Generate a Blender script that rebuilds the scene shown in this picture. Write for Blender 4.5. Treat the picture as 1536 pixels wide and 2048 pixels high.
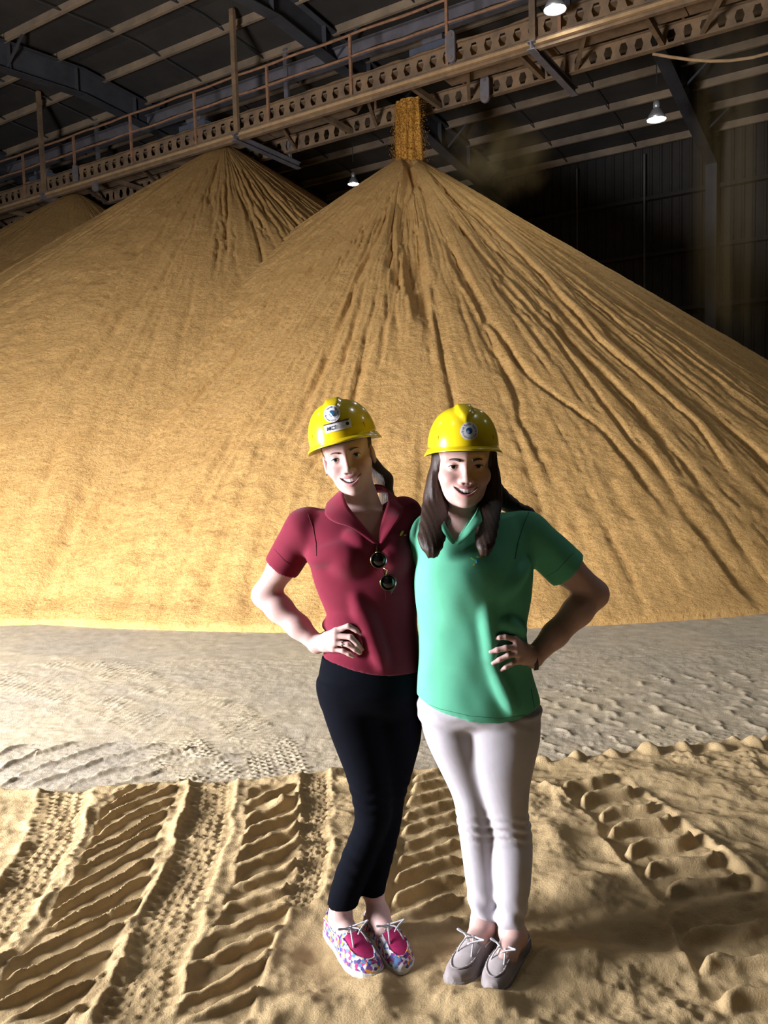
import bpy, math, random
import numpy as np
from mathutils import Vector, Matrix

for _o in list(bpy.data.objects):
    bpy.data.objects.remove(_o)
scene = bpy.context.scene
COL = scene.collection
rnd = random.Random(7)
NP = np.array

# ---------------------------------------------------------------- camera
FPX = 1600.0
PITCH, ROLL, CAMH = math.radians(4.8), math.radians(1.6), 1.6
cF = NP([0, math.cos(PITCH), -math.sin(PITCH)])
cU0 = NP([0, math.sin(PITCH), math.cos(PITCH)])
cR0 = NP([1.0, 0, 0])
cU = math.cos(ROLL) * cU0 + math.sin(ROLL) * cR0
cR = math.cos(ROLL) * cR0 - math.sin(ROLL) * cU0
cC = NP([0, 0, CAMH])
cam_data = bpy.data.cameras.new('camera')
cam_data.sensor_fit = 'VERTICAL'
cam_data.sensor_height = 36.0
cam_data.lens = 36.0 * FPX / 2048.0
cam_data.clip_end = 200
cam = bpy.data.objects.new('camera', cam_data)
COL.objects.link(cam)
cam.matrix_world = Matrix(((cR[0], cU[0], -cF[0], cC[0]), (cR[1], cU[1], -cF[1], cC[1]),
                           (cR[2], cU[2], -cF[2], cC[2]), (0, 0, 0, 1)))
scene.camera = cam

# ---------------------------------------------------------------- view, world, daylight through the door
scene.view_settings.view_transform = 'Standard'
scene.view_settings.look = 'None'
scene.view_settings.gamma = 1.0
scene.view_settings.use_curve_mapping = False
scene.view_settings.exposure = 0.0
scene.cycles.max_bounces = 6; scene.cycles.diffuse_bounces = 3; scene.cycles.glossy_bounces = 3; scene.cycles.volume_bounces = 0
scene.cycles.adaptive_threshold = .05; scene.cycles.use_adaptive_sampling = True; scene.cycles.adaptive_min_samples = 16; scene.cycles.volume_step_rate = 2.0
world = bpy.data.worlds.new('world')
scene.world = world
world.use_nodes = True
world.node_tree.nodes['Background'].inputs[0].default_value = (0.75, 0.85, 1.0, 1)
world.node_tree.nodes['Background'].inputs[1].default_value = 0.01

# surveying helpers: a sight line through a photo point meets a plane of the place
def ray(x, y):
    return cF + (x - 768) / FPX * cR - (y - 1024) / FPX * cU
def P(x, y, Y):
    d = ray(x, y); return cC + d * (Y / d[1])
def G(x, y, z=0.0):
    d = ray(x, y); return cC + d * ((z - CAMH) / d[2])
_d = ray(-1750, 960)
ud = _d[:2] / np.hypot(_d[0], _d[1])            # along the conveyor
vd = NP([-ud[1], ud[0]]); vd = vd * np.sign(vd[1])   # towards the back wall
PC = NP([0.72, 18.0])                           # axis of the nearest pile
def W(u, v, z):
    a = PC + u * ud + v * vd
    return NP([a[0], a[1], z])
BUILD = Matrix(((ud[0], vd[0], 0, PC[0]), (ud[1], vd[1], 0, PC[1]), (0, 0, 1, 0), (0, 0, 0, 1)))

DOOR_U, DOOR_V = -3.15, -17.2                    # doorway in the front wall, left of the camera
dl = bpy.data.lights.new('door_daylight', 'AREA')
dl.shape = 'RECTANGLE'; dl.size = 1.9; dl.size_y = 2.5
dl.energy = 2150; dl.color = (0.96, 0.95, 1.0)
dlo = bpy.data.objects.new('door_daylight', dl)
COL.objects.link(dlo)
_p = W(DOOR_U, DOOR_V - 0.05, 1.6)
_z = -NP([vd[0], vd[1], 0.0])                   # lights shine along local -Z
_x = NP([ud[0], ud[1], 0]); _y = np.cross(_z, _x)
dlo.matrix_world = Matrix(((_x[0], _y[0], _z[0], _p[0]), (_x[1], _y[1], _z[1], _p[1]),
                           (_x[2], _y[2], _z[2], _p[2]), (0, 0, 0, 1)))

# ---------------------------------------------------------------- mesh helpers
def np_mesh(name, V, F):
    V = np.asarray(V, dtype=np.float32); me = bpy.data.meshes.new(name)
    if isinstance(F, np.ndarray):
        n, k = F.shape
        me.vertices.add(len(V)); me.vertices.foreach_set('co', V.ravel())
        me.loops.add(n * k); me.loops.foreach_set('vertex_index', F.astype(np.int32).ravel())
        me.polygons.add(n)
        me.polygons.foreach_set('loop_start', np.arange(0, n * k, k, dtype=np.int32))
        me.polygons.foreach_set('loop_total', np.full(n, k, dtype=np.int32))
        me.update(calc_edges=True)
    else:
        me.from_pydata(V.tolist(), [], F)
    return me
def link(name, me, mat=None, parent=None, smooth=False):
    if mat is not None:
        me.materials.append(mat)
    if smooth:
        me.polygons.foreach_set('use_smooth', np.ones(len(me.polygons), dtype=bool))
    o = bpy.data.objects.new(name, me)
    COL.objects.link(o)
    if parent is not None:
        o.parent = parent
    return o
def obj(name, V, F, mat, parent=None, smooth=False):
    return link(name, np_mesh(name, V, F), mat, parent, smooth)
def tag(o, label, cat, group=None):
    o['label'] = label; o['category'] = cat
    if group: o['group'] = group
    return o
def struct(o, label=None):
    o['kind'] = 'structure'
    if label: o['label'] = label
    return o
def empty(name, loc=(0, 0, 0)):
    o = bpy.data.objects.new(name, None); COL.objects.link(o); o.location = loc; return o
class MB:
    """collects boxes, bars and tubes into one mesh"""
    def __init__(s): s.V = []; s.F = []
    def add(s, V, F):
        b = len(s.V); s.V += [tuple(map(float, v)) for v in V]; s.F += [[i + b for i in f] for f in F]; return s
    def box(s, a, b):
        (x0, y0, z0), (x1, y1, z1) = a, b
        return s.add([(x0,y0,z0),(x1,y0,z0),(x1,y1,z0),(x0,y1,z0),(x0,y0,z1),(x1,y0,z1),(x1,y1,z1),(x0,y1,z1)],
                     [(0,3,2,1),(4,5,6,7),(0,1,5,4),(1,2,6,5),(2,3,7,6),(3,0,4,7)])
    def bar(s, a, b, w, h, up=(0, 0, 1)):
        a = NP(a, float); b = NP(b, float); t = b - a; t = t / np.linalg.norm(t)
        sd = np.cross(t, up)
        if np.linalg.norm(sd) < 1e-6: sd = np.cross(t, (1, 0, 0))
        sd = sd / np.linalg.norm(sd); n = np.cross(sd, t)
        V = [p + sd * i * w / 2 + n * j * h / 2 for p in (a, b) for i, j in ((-1,-1),(1,-1),(1,1),(-1,1))]
        return s.add(V, [(3,2,1,0),(4,5,6,7),(0,1,5,4),(1,2,6,5),(2,3,7,6),(3,0,4,7)])
    def tube(s, pts, r, n=8, closed=False, caps=True):
        pts = [NP(p, float) for p in pts]; m = len(pts)
        rr = r if hasattr(r, '__len__') else [r] * m
        V = []; F = []; nrm = None
        for i, p in enumerate(pts):
            a = pts[(i - 1) % m] if (closed or i > 0) else p
            b = pts[(i + 1) % m] if (closed or i < m - 1) else p
            t = (b - a) / (np.linalg.norm(b - a) + 1e-12)
            if nrm is None:
                q = NP([0, 0, 1.0]) if abs(t[2]) < .9 else NP([1.0, 0, 0])
                nrm = np.cross(t, q)
            nrm = nrm - t * (nrm @ t); nrm /= np.linalg.norm(nrm); bn = np.cross(t, nrm)
            for k in range(n):
                an = 2 * math.pi * k / n
                V.append(p + (nrm * math.cos(an) + bn * math.sin(an)) * rr[i])
        for i in range(m if closed else m - 1):
            j = (i + 1) % m
            for k in range(n):
                l = (k + 1) % n
                F.append((i*n+k, i*n+l, j*n+l, j*n+k))
        if caps and not closed:
            F.append(tuple(range(n))[::-1]); F.append(tuple((m-1)*n + k for k in range(n)))
        return s.add(V, F)
    def lathe(s, prof, n=24, c=(0, 0, 0)):
        V = [(c[0] + r*math.cos(2*math.pi*k/n), c[1] + r*math.sin(2*math.pi*k/n), c[2] + z) for r, z in prof for k in range(n)]
        F = [(i*n+k, i*n+(k+1) % n, (i+1)*n+(k+1) % n, (i+1)*n+k) for i in range(len(prof)-1) for k in range(n)]
        return s.add(V, F)
    def build(s, name, mat, parent=None, smooth=False):
        return obj(name, s.V, s.F, mat, parent, smooth)
def grid_faces(nx, ny):
    i = np.arange(nx - 1)[:, None] * ny + np.arange(ny - 1)[None, :]
    return np.stack([i, i + ny, i + ny + 1, i + 1], -1).reshape(-1, 4)
def col_attr(me, name, C):
    C = np.asarray(C, dtype=np.float32)
    at = me.color_attributes.new(name, 'FLOAT_COLOR', 'POINT')
    if C.ndim == 1: C = np.stack([C, C, C, np.ones_like(C)], 1)
    elif C.shape[1] == 3: C = np.concatenate([C, np.ones((len(C), 1), np.float32)], 1)
    at.data.foreach_set('color', C.ravel())

# value noise on numpy arrays
_rs = np.random.RandomState(11)
_T = _rs.rand(256, 256).astype(np.float32)
def vn(x, y, seed=0):
    x = np.asarray(x, np.float32) + seed * 17.31; y = np.asarray(y, np.float32) + seed * 9.77
    xi = np.floor(x).astype(np.int32); yi = np.floor(y).astype(np.int32)
    fx = x - xi; fy = y - yi
    fx = fx*fx*fx*(fx*(fx*6-15)+10); fy = fy*fy*fy*(fy*(fy*6-15)+10)
    a = _T[xi & 255, yi & 255]; b = _T[(xi+1) & 255, yi & 255]
    c = _T[xi & 255, (yi+1) & 255]; d = _T[(xi+1) & 255, (yi+1) & 255]
    return (a + (b-a)*fx) * (1-fy) + (c + (d-c)*fx) * fy
def fbm(x, y, o=4, seed=0, g=.5):
    s = 0; a = 1; t = 0
    for i in range(o):
        s = s + a * vn(x * 2**i, y * 2**i, seed + i * 3); t += a; a *= g
    return s / t
def ss(a, b, x):
    t = np.clip((x - a) / (b - a), 0, 1); return t*t*(3-2*t)

# ---------------------------------------------------------------- materials
def mat(name, base, rough=.6, metal=0.0, var=None, scale=8, detail=4, bump=0.0, bscale=None, bdist=.01, spec=None, sub=0, attr=None, sheen=0, coat=0, stretch=None):
    m = bpy.data.materials.new(name); m.use_nodes = True
    nt = m.node_tree; N = nt.nodes; L = nt.links
    b = N['Principled BSDF']
    b.inputs['Base Color'].default_value = (*base, 1)
    b.inputs['Roughness'].default_value = rough
    b.inputs['Metallic'].default_value = metal
    if spec is not None: b.inputs['Specular IOR Level'].default_value = spec
    if sheen: b.inputs['Sheen Weight'].default_value = sheen
    if coat: b.inputs['Coat Weight'].default_value = coat
    if sub:
        b.inputs['Subsurface Weight'].default_value = sub
        b.inputs['Subsurface Radius'].default_value = (.012, .005, .003)
        b.inputs['Subsurface Scale'].default_value = 1.0
    tc = N.new('ShaderNodeTexCoord'); co = tc.outputs['Object']
    if stretch:
        mp = N.new('ShaderNodeMapping'); mp.inputs['Scale'].default_value = stretch
        L.new(co, mp.inputs[0]); co = mp.outputs[0]
    src = None
    if attr:
        at = N.new('ShaderNodeAttribute'); at.attribute_name = attr; src = at.outputs['Color']
    if var is not None:
        nz = N.new('ShaderNodeTexNoise'); nz.inputs['Scale'].default_value = scale; nz.inputs['Detail'].default_value = detail
        nz.inputs['Roughness'].default_value = .65
        L.new(co, nz.inputs['Vector'])
        rp = N.new('ShaderNodeValToRGB'); rp.color_ramp.elements[0].position = .32; rp.color_ramp.elements[1].position = .68
        L.new(nz.outputs['Fac'], rp.inputs[0])
        if attr:
            rp.color_ramp.elements[0].color = (*var, 1); rp.color_ramp.elements[1].color = (1, 1, 1, 1)
            mx = N.new('ShaderNodeMix'); mx.data_type = 'RGBA'; mx.blend_type = 'MULTIPLY'; mx.inputs[0].default_value = 1
            L.new(src, mx.inputs[6]); L.new(rp.outputs[0], mx.inputs[7]); src = mx.outputs[2]
        else:
            rp.color_ramp.elements[0].color = (*var, 1); rp.color_ramp.elements[1].color = (*base, 1); src = rp.outputs[0]
    if src is not None: L.new(src, b.inputs['Base Color'])
    if bump:
        bn = N.new('ShaderNodeTexNoise'); bn.inputs['Scale'].default_value = bscale or scale * 4
        bn.inputs['Detail'].default_value = 8 if bscale == 11 else 5; bn.inputs['Roughness'].default_value = .7
        L.new(co, bn.inputs['Vector'])
        bp = N.new('ShaderNodeBump'); bp.inputs['Strength'].default_value = bump; bp.inputs['Distance'].default_value = bdist
        L.new(bn.outputs['Fac'], bp.inputs['Height']); L.new(bp.outputs[0], b.inputs['Normal'])
    return m
def emis(name, col, s):
    m = bpy.data.materials.new(name); m.use_nodes = True
    b = m.node_tree.nodes['Principled BSDF']
    b.inputs['Emission Color'].default_value = (*col, 1); b.inputs['Emission Strength'].default_value = s
    return m
M_grain = mat('grain_heap', (.68, .415, .155), .9, var=(.57, .335, .115), scale=2.6, detail=10, bump=.5, bscale=11, bdist=.16, spec=.15)
def add_flecks(m, scale, dark, lo=.36, hi=.50):
    """darker clumps of grain scattered over the surface"""
    N = m.node_tree.nodes; L = m.node_tree.links; b = N['Principled BSDF']; src = b.inputs['Base Color'].links[0].from_socket
    tc = N.new('ShaderNodeTexCoord'); nz = N.new('ShaderNodeTexNoise'); nz.inputs['Scale'].default_value = scale; nz.inputs['Detail'].default_value = 6; nz.inputs['Roughness'].default_value = .75
    L.new(tc.outputs['Object'], nz.inputs['Vector']); rp = N.new('ShaderNodeValToRGB'); rp.color_ramp.elements[0].position = lo; rp.color_ramp.elements[1].position = hi
    rp.color_ramp.elements[0].color = (*dark, 1); rp.color_ramp.elements[1].color = (1, 1, 1, 1); L.new(nz.outputs['Fac'], rp.inputs[0])
    mx = N.new('ShaderNodeMix'); mx.data_type = 'RGBA'; mx.blend_type = 'MULTIPLY'; mx.inputs[0].default_value = 1
    L.new(src, mx.inputs[6]); L.new(rp.outputs[0], mx.inputs[7]); L.new(mx.outputs[2], b.inputs['Base Color'])
add_flecks(M_grain, 20, (.74, .68, .62))
M_bed = mat('grain_bed', (.5, .4, .25), .9, var=(.74, .72, .68), scale=9, detail=8, bump=.75, bscale=150, bdist=.008, spec=.15, attr='tone')
M_floor = mat('floor_concrete', (.30, .26, .2), .85, var=(.36, .33, .28), scale=1.5, bump=.3, bscale=30)
M_stream = mat('grain_stream', (.66, .34, .07), .9, var=(.42, .2, .035), scale=3, detail=6, bump=.6, bscale=30, stretch=(3, 3, .25), spec=.1)
M_dusty = mat('dusty_steel', (.30, .195, .105), .85, var=(.14, .10, .07), scale=2.5, detail=8, bump=.4, bscale=25, spec=.2)
M_rail = mat('red_rail', (.40, .215, .12), .8, var=(.22, .12, .075), scale=6, detail=6, bump=.4, bscale=40, spec=.2)
M_crust = mat('dust_crust', (.50, .34, .18), .95, var=(.38, .24, .12), scale=5, bump=.7, bscale=30, spec=.1)
M_lav = mat('grey_steel', (.20, .185, .20), .7, var=(.13, .12, .125), scale=2, spec=.3)
M_blue = mat('blue_grey_steel', (.13, .15, .20), .6, var=(.10, .11, .14), scale=3, spec=.3)
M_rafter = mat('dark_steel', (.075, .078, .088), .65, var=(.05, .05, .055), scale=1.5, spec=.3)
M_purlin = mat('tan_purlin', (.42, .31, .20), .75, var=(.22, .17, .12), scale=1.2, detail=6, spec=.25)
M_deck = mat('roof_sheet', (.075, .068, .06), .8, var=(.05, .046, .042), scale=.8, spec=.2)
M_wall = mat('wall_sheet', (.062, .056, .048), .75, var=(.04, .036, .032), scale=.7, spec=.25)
M_lampmetal = mat('lamp_metal', (.55, .55, .56), .4, metal=.6)
M_lampglow = emis('lamp_glow', (.93, .97, 1.0), 60)
M_cord = mat('black_cord', (.03, .03, .03), .6)

# ================================================================ THE SETTING
# ---- concrete floor
fl = MB().box((-40, -30, -.3), (40, 45, 0)).build('floor', M_floor); struct(fl, 'dusty concrete warehouse floor under the grain')

# ---- front wall with the open doorway (behind and left of the camera)
wf = MB()
zt = 11.0
wf.box((-30, DOOR_V - .3, 0), (DOOR_U - 1.2, DOOR_V - .1, zt))
wf.box((DOOR_U + 1.2, DOOR_V - .3, 0), (30, DOOR_V - .1, zt))
wf.box((DOOR_U - 1.2, DOOR_V - .3, 3.1), (DOOR_U + 1.2, DOOR_V - .1, zt))
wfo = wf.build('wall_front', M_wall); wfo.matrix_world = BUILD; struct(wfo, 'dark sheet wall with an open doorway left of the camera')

# ---- back wall: ribbed sheet, girts, columns
BV = 11.6
prof = []
u = -30.0
while u < 30:
    prof += [(u, 0), (u + .20, 0), (u + .225, -.045), (u + .28, -.045)]; u += .305
V = []; F = []
for i, (a, d) in enumerate(prof):
    V += [(a, BV + d, 0), (a, BV + d, 11.2)]
    if i: F.append((2*i-2, 2*i, 2*i+1, 2*i-1))
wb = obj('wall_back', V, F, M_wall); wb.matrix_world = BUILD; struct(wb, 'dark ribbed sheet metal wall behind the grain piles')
for z in (1.9, 3.75, 5.62, 7.43, 9.2):
    g = MB(); g.box((-30, BV - .26, z - .03), (30, BV - .05, z + .0)); g.box((-30, BV - .28, z - .03), (30, BV - .26, z + .09))
    g.build('girt', M_purlin if False else M_wall, wb)
for uu in (-19.0, -13.4, -11.1, -8.9, -6.6, -2.16, .05, 4.8, 7):
    MB().box((uu - .025, BV - .32, 0), (uu + .025, BV - .28, 10.6)).build('hanger_rod', M_lav, wb)
FR = (-17.9, -11.1, -4.25, 2.55, 9.15, 15.9, 22.6)
for uu in FR:
    c = MB(); c.box((uu - .16, BV - .75, 0), (uu + .16, BV - .72, 10.5)); c.box((uu - .16, BV - .33, 0), (uu + .16, BV - .30, 10.5))
    c.box((uu - .012, BV - .72, 0), (uu + .012, BV - .33, 10.5)); c.build('column', M_rafter, wb)

# ---- roof: sheet, purlins, rafters, sag rods, braces
RID = -1.2
def zp(v): return 11.62 - .075 * abs(v - RID)
V = []; F = []
for k, v in enumerate((-17.2, RID, BV + .1)):
    V += [(-30, v, zp(v) + .23), (30, v, zp(v) + .23)]
    if k: F.append((2*k-2, 2*k-1, 2*k+1, 2*k))
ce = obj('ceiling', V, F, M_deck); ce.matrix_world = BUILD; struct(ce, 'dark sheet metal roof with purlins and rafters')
pv = [RID - .7 - 1.45 * k for k in range(11)] + [RID + .75 + 1.43 * k for k in range(9)]
for v in pv:
    z = zp(v)
    for a, b in zip(FR[:-1], FR[1:]):
        q = MB(); L0, L1 = a + .02, b - .02
        q.box((L0, v - .006, z), (L1, v + .006, z + .21)); q.box((L0, v - .08, z - .012), (L1, v + .006, z)); q.box((L0, v - .006, z + .21), (L1, v + .08, z + .22))
        q.box((L0, v - .085, z), (L1, v - .075, z + .025))
        q.build('purlin', M_purlin, ce)
for uu in FR:
    q = MB()
    vs = [-16.9, -9, RID, 5, BV - .3]; dep = [.95, .62, .62, .62, .95]
    for i in range(4):
        a, b = vs[i], vs[i+1]
        for w, t0, t1 in ((.012, 0, 1), (.16, -.02, 0.0), (.16, 1, 1.02)):
            def zz(v, d, t): return zp(v) - .01 - d * (1 - t) if 0 <= t <= 1 else (zp(v) - .01 - d - .02 if t < 0 else zp(v) + .01)
            z00, z01 = zz(a, dep[i], t0), zz(b, dep[i+1], t0); z10, z11 = zz(a, dep[i], t1), zz(b, dep[i+1], t1)
            q.add([(uu-w,a,z00),(uu+w,a,z00),(uu+w,b,z01),(uu-w,b,z01),(uu-w,a,z10),(uu+w,a,z10),(uu+w,b,z11),(uu-w,b,z11)],
                  [(0,3,2,1),(4,5,6,7),(0,1,5,4),(1,2,6,5),(2,3,7,6),(3,0,4,7)])
    for v in np.arange(-9, BV - .6, 1.9):
        q.box((uu - .13, v - .008, zp(v) - .62), (uu + .13, v + .008, zp(v) - .01))
    q.build('rafter', M_rafter, ce)
for a, b in zip(FR[:-1], FR[1:]):
    for fr_ in (1/3, 2/3):
        uu = a + (b - a) * fr_
        q = MB(); q.tube([(uu, -9, zp(-9) + .08), (uu, RID, zp(RID) + .08), (uu, BV - .4, zp(BV - .4) + .08)], .018, 6)
        q.build('sag_rod', M_rafter, ce)
for uu in FR[1:-1]:
    for v in pv[1:5] + pv[12:19:2]:
        for sg in (1,):
            MB().bar((uu, v, zp(v) - .6), (uu - sg * .75, v, zp(v) + .02), .05, .05).build('brace', M_rafter, ce)

# ================================================================ GRAIN PILES
T1 = .711
def cone_hit(x, y, c, H, t):
    d = ray(x, y); s = 4.0
    for _ in range(4000):
        p = cC + d * s
        if p[2] < H - t * math.hypot(p[0]-c[0], p[1]-c[1]): break
        s += .01
    return math.atan2(p[0]-c[0], -(p[1]-c[1])), math.hypot(p[0]-c[0], p[1]-c[1])
def make_pile(name, c, H, t, nth, nr, seed, strips=(), front=1.75, nlines=0):
    R = H / t + .25
    th = np.concatenate([np.linspace(-math.pi, -front, max(24, nth//10), endpoint=False), np.linspace(-front, front, nth, endpoint=False), np.linspace(front, math.pi, max(24, nth//10))]).astype(np.float32)
    r = (np.linspace(0, 1, nr) ** .9 * R).astype(np.float32)
    TH, RR = np.meshgrid(th, r, indexing='ij')
    wob = .06 * (fbm(RR * .25, TH * 3, 2, seed + 1) - .5) + .012 * (fbm(RR * 1.2, TH * 9, 3, seed + 2) - .5)
    A = TH + wob
    def ridge(n): return 1 - np.abs(2 * n - 1)
    f1 = np.clip(RR / 3.5, .15, 1)
    h = .16 * f1 * (fbm(A * 4, RR * .07, 3, seed + 3) - .5)
    g1 = ridge(fbm(A * 9 + 40, RR * .13, 3, seed + 4)) ** 9
    g2 = ridge(fbm(A * 21 + 90, RR * .22, 3, seed + 5)) ** 9
    k1 = ss(.35, .62, fbm(A * 6, RR * .3, 2, seed + 6)); k2 = ss(.38, .6, fbm(A * 10, RR * .45, 2, seed + 7))
    h = h - .07 * f1 * g1 * k1 - .04 * f1 * g2 * k2
    n3 = fbm(A * 46, RR * .35, 3, seed + 8)
    h = h + .04 * f1 * (n3 - .5) * ss(.4, .6, fbm(A * 7, RR * .4, 2, seed + 12))
    g4 = ridge(fbm(A * 33 + 7, RR * .10, 3, seed + 15)) ** 12; g5 = ridge(fbm(A * 60 + 3, RR * .13, 3, seed + 16)) ** 10
    h = h - .03 * f1 * g4 * ss(.42, .6, fbm(A * 8, RR * .35, 2, seed + 17)) - .02 * f1 * g5 * ss(.42, .6, fbm(A * 9, RR * .5, 2, seed + 18))
    # slump scarps: steps facing one side of a gully
    sc = fbm(A * 14 + .12 * RR, RR * .16, 3, seed + 9)
    h = h + .07 * f1 * (np.floor(sc * 7) / 7 + ss(.0, .18, sc * 7 % 1) / 7 - sc)
    rs = np.random.RandomState(seed * 13 + 5)
    for _ in range(nlines):
        t0 = rs.uniform(-front, front); ra = rs.uniform(.3, .82) ** 1.0 * R * rs.choice([.25, .6, 1.0], p=[.3, .35, .35]); rb = min(ra + rs.uniform(1.0, 5.0), R - .1)
        w = rs.uniform(.04, .16) * (.5 + ra / R); dp = rs.uniform(.02, .075) * (.6 + .8 * ra / R); sgn = rs.choice([-1, 1]); md = rs.uniform(-.025, .025); ph = rs.uniform(0, 50)
        i0, i1 = np.searchsorted(th, (t0 - .25, t0 + .25)); j0, j1 = np.searchsorted(r, (ra, rb))
        if i1 - i0 < 3 or j1 - j0 < 8: continue
        q = r[j0:j1]; u_ = (q - ra) / (rb - ra)
        tc_ = t0 + md * u_ + .10 * (vn(q * 1.1, q * 0 + ph, 1) - .5) / np.maximum(q, 1) + .05 * (vn(q * 5, q * 0 + ph, 2) - .5) / np.maximum(q, 1)
        D = (TH[i0:i1, j0:j1] - tc_[None]) * RR[i0:i1, j0:j1] * sgn
        on = (np.sin(np.pi * np.clip(u_, 0, 1)) ** .6)[None]
        h[i0:i1, j0:j1] -= dp * on * np.where(D < 0, ss(-w, 0, D), ss(.035, .0, D))
    X = c[0] + RR * np.sin(TH); Y = c[1] - RR * np.cos(TH)
    low = ss(2, 7, RR)
    mott = ss(.42, .62, fbm(X * .5, Y * .5, 3, seed + 13))
    sm = np.ones_like(RR)
    for pts, w, dp, kind in strips:
        q = [cone_hit(x, y, c, H, t) for x, y in pts]
        rr = NP([b for a, b in q]); aa = NP([a for a, b in q])
        ac = np.interp(r, rr, aa); on = ss(rr[0] - .3, rr[0] + .2, r) * (1 - ss(rr[-1] - .8, rr[-1] + .3, r))
        D = (TH - ac[None]) * RR + .05 * (fbm(RR * 2, TH * 0 + seed, 3, seed + 20) - .5)
        ww = w * (.7 + .9 * fbm(RR * .7, TH * 0 + 3, 2, seed + 21))
        if kind == 'gully':
            s = ss(ww, ww * .35, np.abs(D)) * on[None]; h = h + dp * s; sm = sm * (1 - s)
        else:
            s = ss(ww, ww * .7, np.abs(D)) * on[None]
            h = h * (1 - .7 * s) + dp * s - .06 * ss(ww * .6, 0, np.abs(D + ww * 1.25)) * on[None]; sm = sm * (1 - .85 * s)
    n4 = fbm(X * 5.5, Y * 5.5, 4, seed + 10, .6); n5 = ridge(fbm(X * 3.2 + A * 6, Y * 3.2, 3, seed + 11))
    h = h + sm * (.045 * low * (.35 + .65 * mott) * (n4 - .5) + .022 * low * mott * (n5 - .6) + .012 * (fbm(X * 14, Y * 14, 2, seed + 14) - .5))
    z = H - t * RR
    tip = .25; z = H - t * (np.sqrt(RR * RR + tip * tip) - tip * .6)
    toe = ss(R - .45, R, RR)
    z = z + h * (1 - .6 * toe) + .10 * toe
    z = np.where(RR > R - .02, -.05, z)
    over = (X - PC[0]) * vd[0] + (Y - PC[1]) * vd[1] - (BV - .35)          # grain leans on the back wall
    over = np.maximum(over, 0); X = X - over * vd[0]; Y = Y - over * vd[1]
    V = np.stack([X, Y, z], -1).reshape(-1, 3)
    F = grid_faces(len(th), nr)[:, ::-1]
    return obj(name, V, F, M_grain, None, True)
stripA = ([(818, 322), (808, 404), (813, 462), (825, 514), (839, 592), (846, 660)], .16, -.16, 'gully')
stripB = ([(834, 335), (854, 371), (886, 436), (919, 495), (965, 573), (1000, 645), (1056, 736), (1110, 795), (1216, 869), (1297, 956), (1370, 1053)], .15, .02, 'flow')
stripC = ([(905, 450), (1000, 560), (1110, 690), (1180, 790), (1260, 900), (1340, 985)], .07, -.06, 'gully')
stripD = ([(960, 430), (1100, 560), (1210, 690), (1300, 770), (1400, 860), (1480, 960)], .10, .02, 'flow')
stripE = ([(770, 430), (735, 530), (700, 620), (660, 720), (600, 830)], .06, -.05, 'gully')
stripF = ([(790, 400), (790, 560), (770, 660), (760, 760)], .06, -.05, 'gully')
stripG = ([(700, 460), (560, 620), (400, 800), (200, 1000), (60, 1140)], .06, -.05, 'gully')
p1 = make_pile('grain_pile', PC, 7.87, T1, 1000, 400, 1, [stripA, stripB, stripC, stripD, stripE, stripF, stripG], nlines=280)
tag(p1, 'nearest golden grain pile, its peak under the falling stream of grain', 'grain pile', 'conical grain piles in a row')
c2 = W(5.3, 0, 0)[:2]
p2 = make_pile('grain_pile', c2, 9.25, .70, 620, 300, 31, [], nlines=220)
tag(p2, 'middle grain pile, its peak touching the conveyor gallery', 'grain pile', 'conical grain piles in a row')
c3 = W(11.2, 0, 0)[:2]
p3 = make_pile('grain_pile', c3, 9.2, .70, 300, 160, 57, [], nlines=60)
tag(p3, 'farthest grain pile, dark and small at the left edge', 'grain pile', 'conical grain piles in a row')

# falling stream of grain
def stream(name, u0, v0, ztop, zbot, w):
    V = []; F = []; n, m = 44, 10
    for q, (du, dv, rw) in enumerate(((-.75, .1, .30), (-.42, -.35, .34), (-.08, .1, .30), (.22, -.30, .34), (.55, .1, .32), (.80, -.15, .24), (-.95, -.1, .16), (.98, .2, .16), (.05, .35, .5))):
        b = len(V)
        for i in range(n):
            t = i / (n - 1); z = ztop + (zbot - ztop) * t
            sp = 1 + .22 * t; jx = .06 * (float(vn(z * 1.3 + q * 7, q * 3.1, 3)) - .5)
            for k in range(m):
                a = 2 * math.pi * k / m
                rr = rw * w * (.75 + .7 * float(vn(a * 1.2 + q * 5, z * 1.1, 4)) + .35 * (float(vn(a * 3 + q, z * 5, 5)) - .5))
                V.append((u0 + w * du * sp + jx + rr * math.cos(a), v0 + w * dv * .7 * sp + rr * math.sin(a), z))
            if i: F += [(b + (i-1)*m + k, b + (i-1)*m + (k+1) % m, b + i*m + (k+1) % m, b + i*m + k) for k in range(m)]
    o = obj(name, V, F, M_stream, None, True); o.matrix_world = BUILD; o['kind'] = 'stuff'; return o
st = stream('falling_grain', -.05, 0, 9.0, 7.55, .25)
tag(st, 'stream of orange grain falling from the conveyor onto the nearest pile', 'grain stream')
# loose grains around the stream
V = []; F = []
for i in range(5000):
    z = rnd.uniform(7.6, 8.95); a = rnd.uniform(0, 6.283); q = .24 + abs(rnd.gauss(0, .07)) * (1 + (9 - z) * .5)
    c = NP((-.05 + q * math.cos(a), q * .7 * math.sin(a), z)); s = rnd.uniform(.004, .009)
    b = len(V); V += [c + NP((s, 0, -s)), c + NP((-s, s, -s)), c + NP((-s, -s, -s)), c + NP((0, 0, 2.5 * s))]
    F += [(b, b+1, b+3), (b+1, b+2, b+3), (b+2, b, b+3), (b, b+2, b+1)]
lg = obj('loose_grain', V, NP(F), M_stream, st); lg['kind'] = 'stuff'

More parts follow.
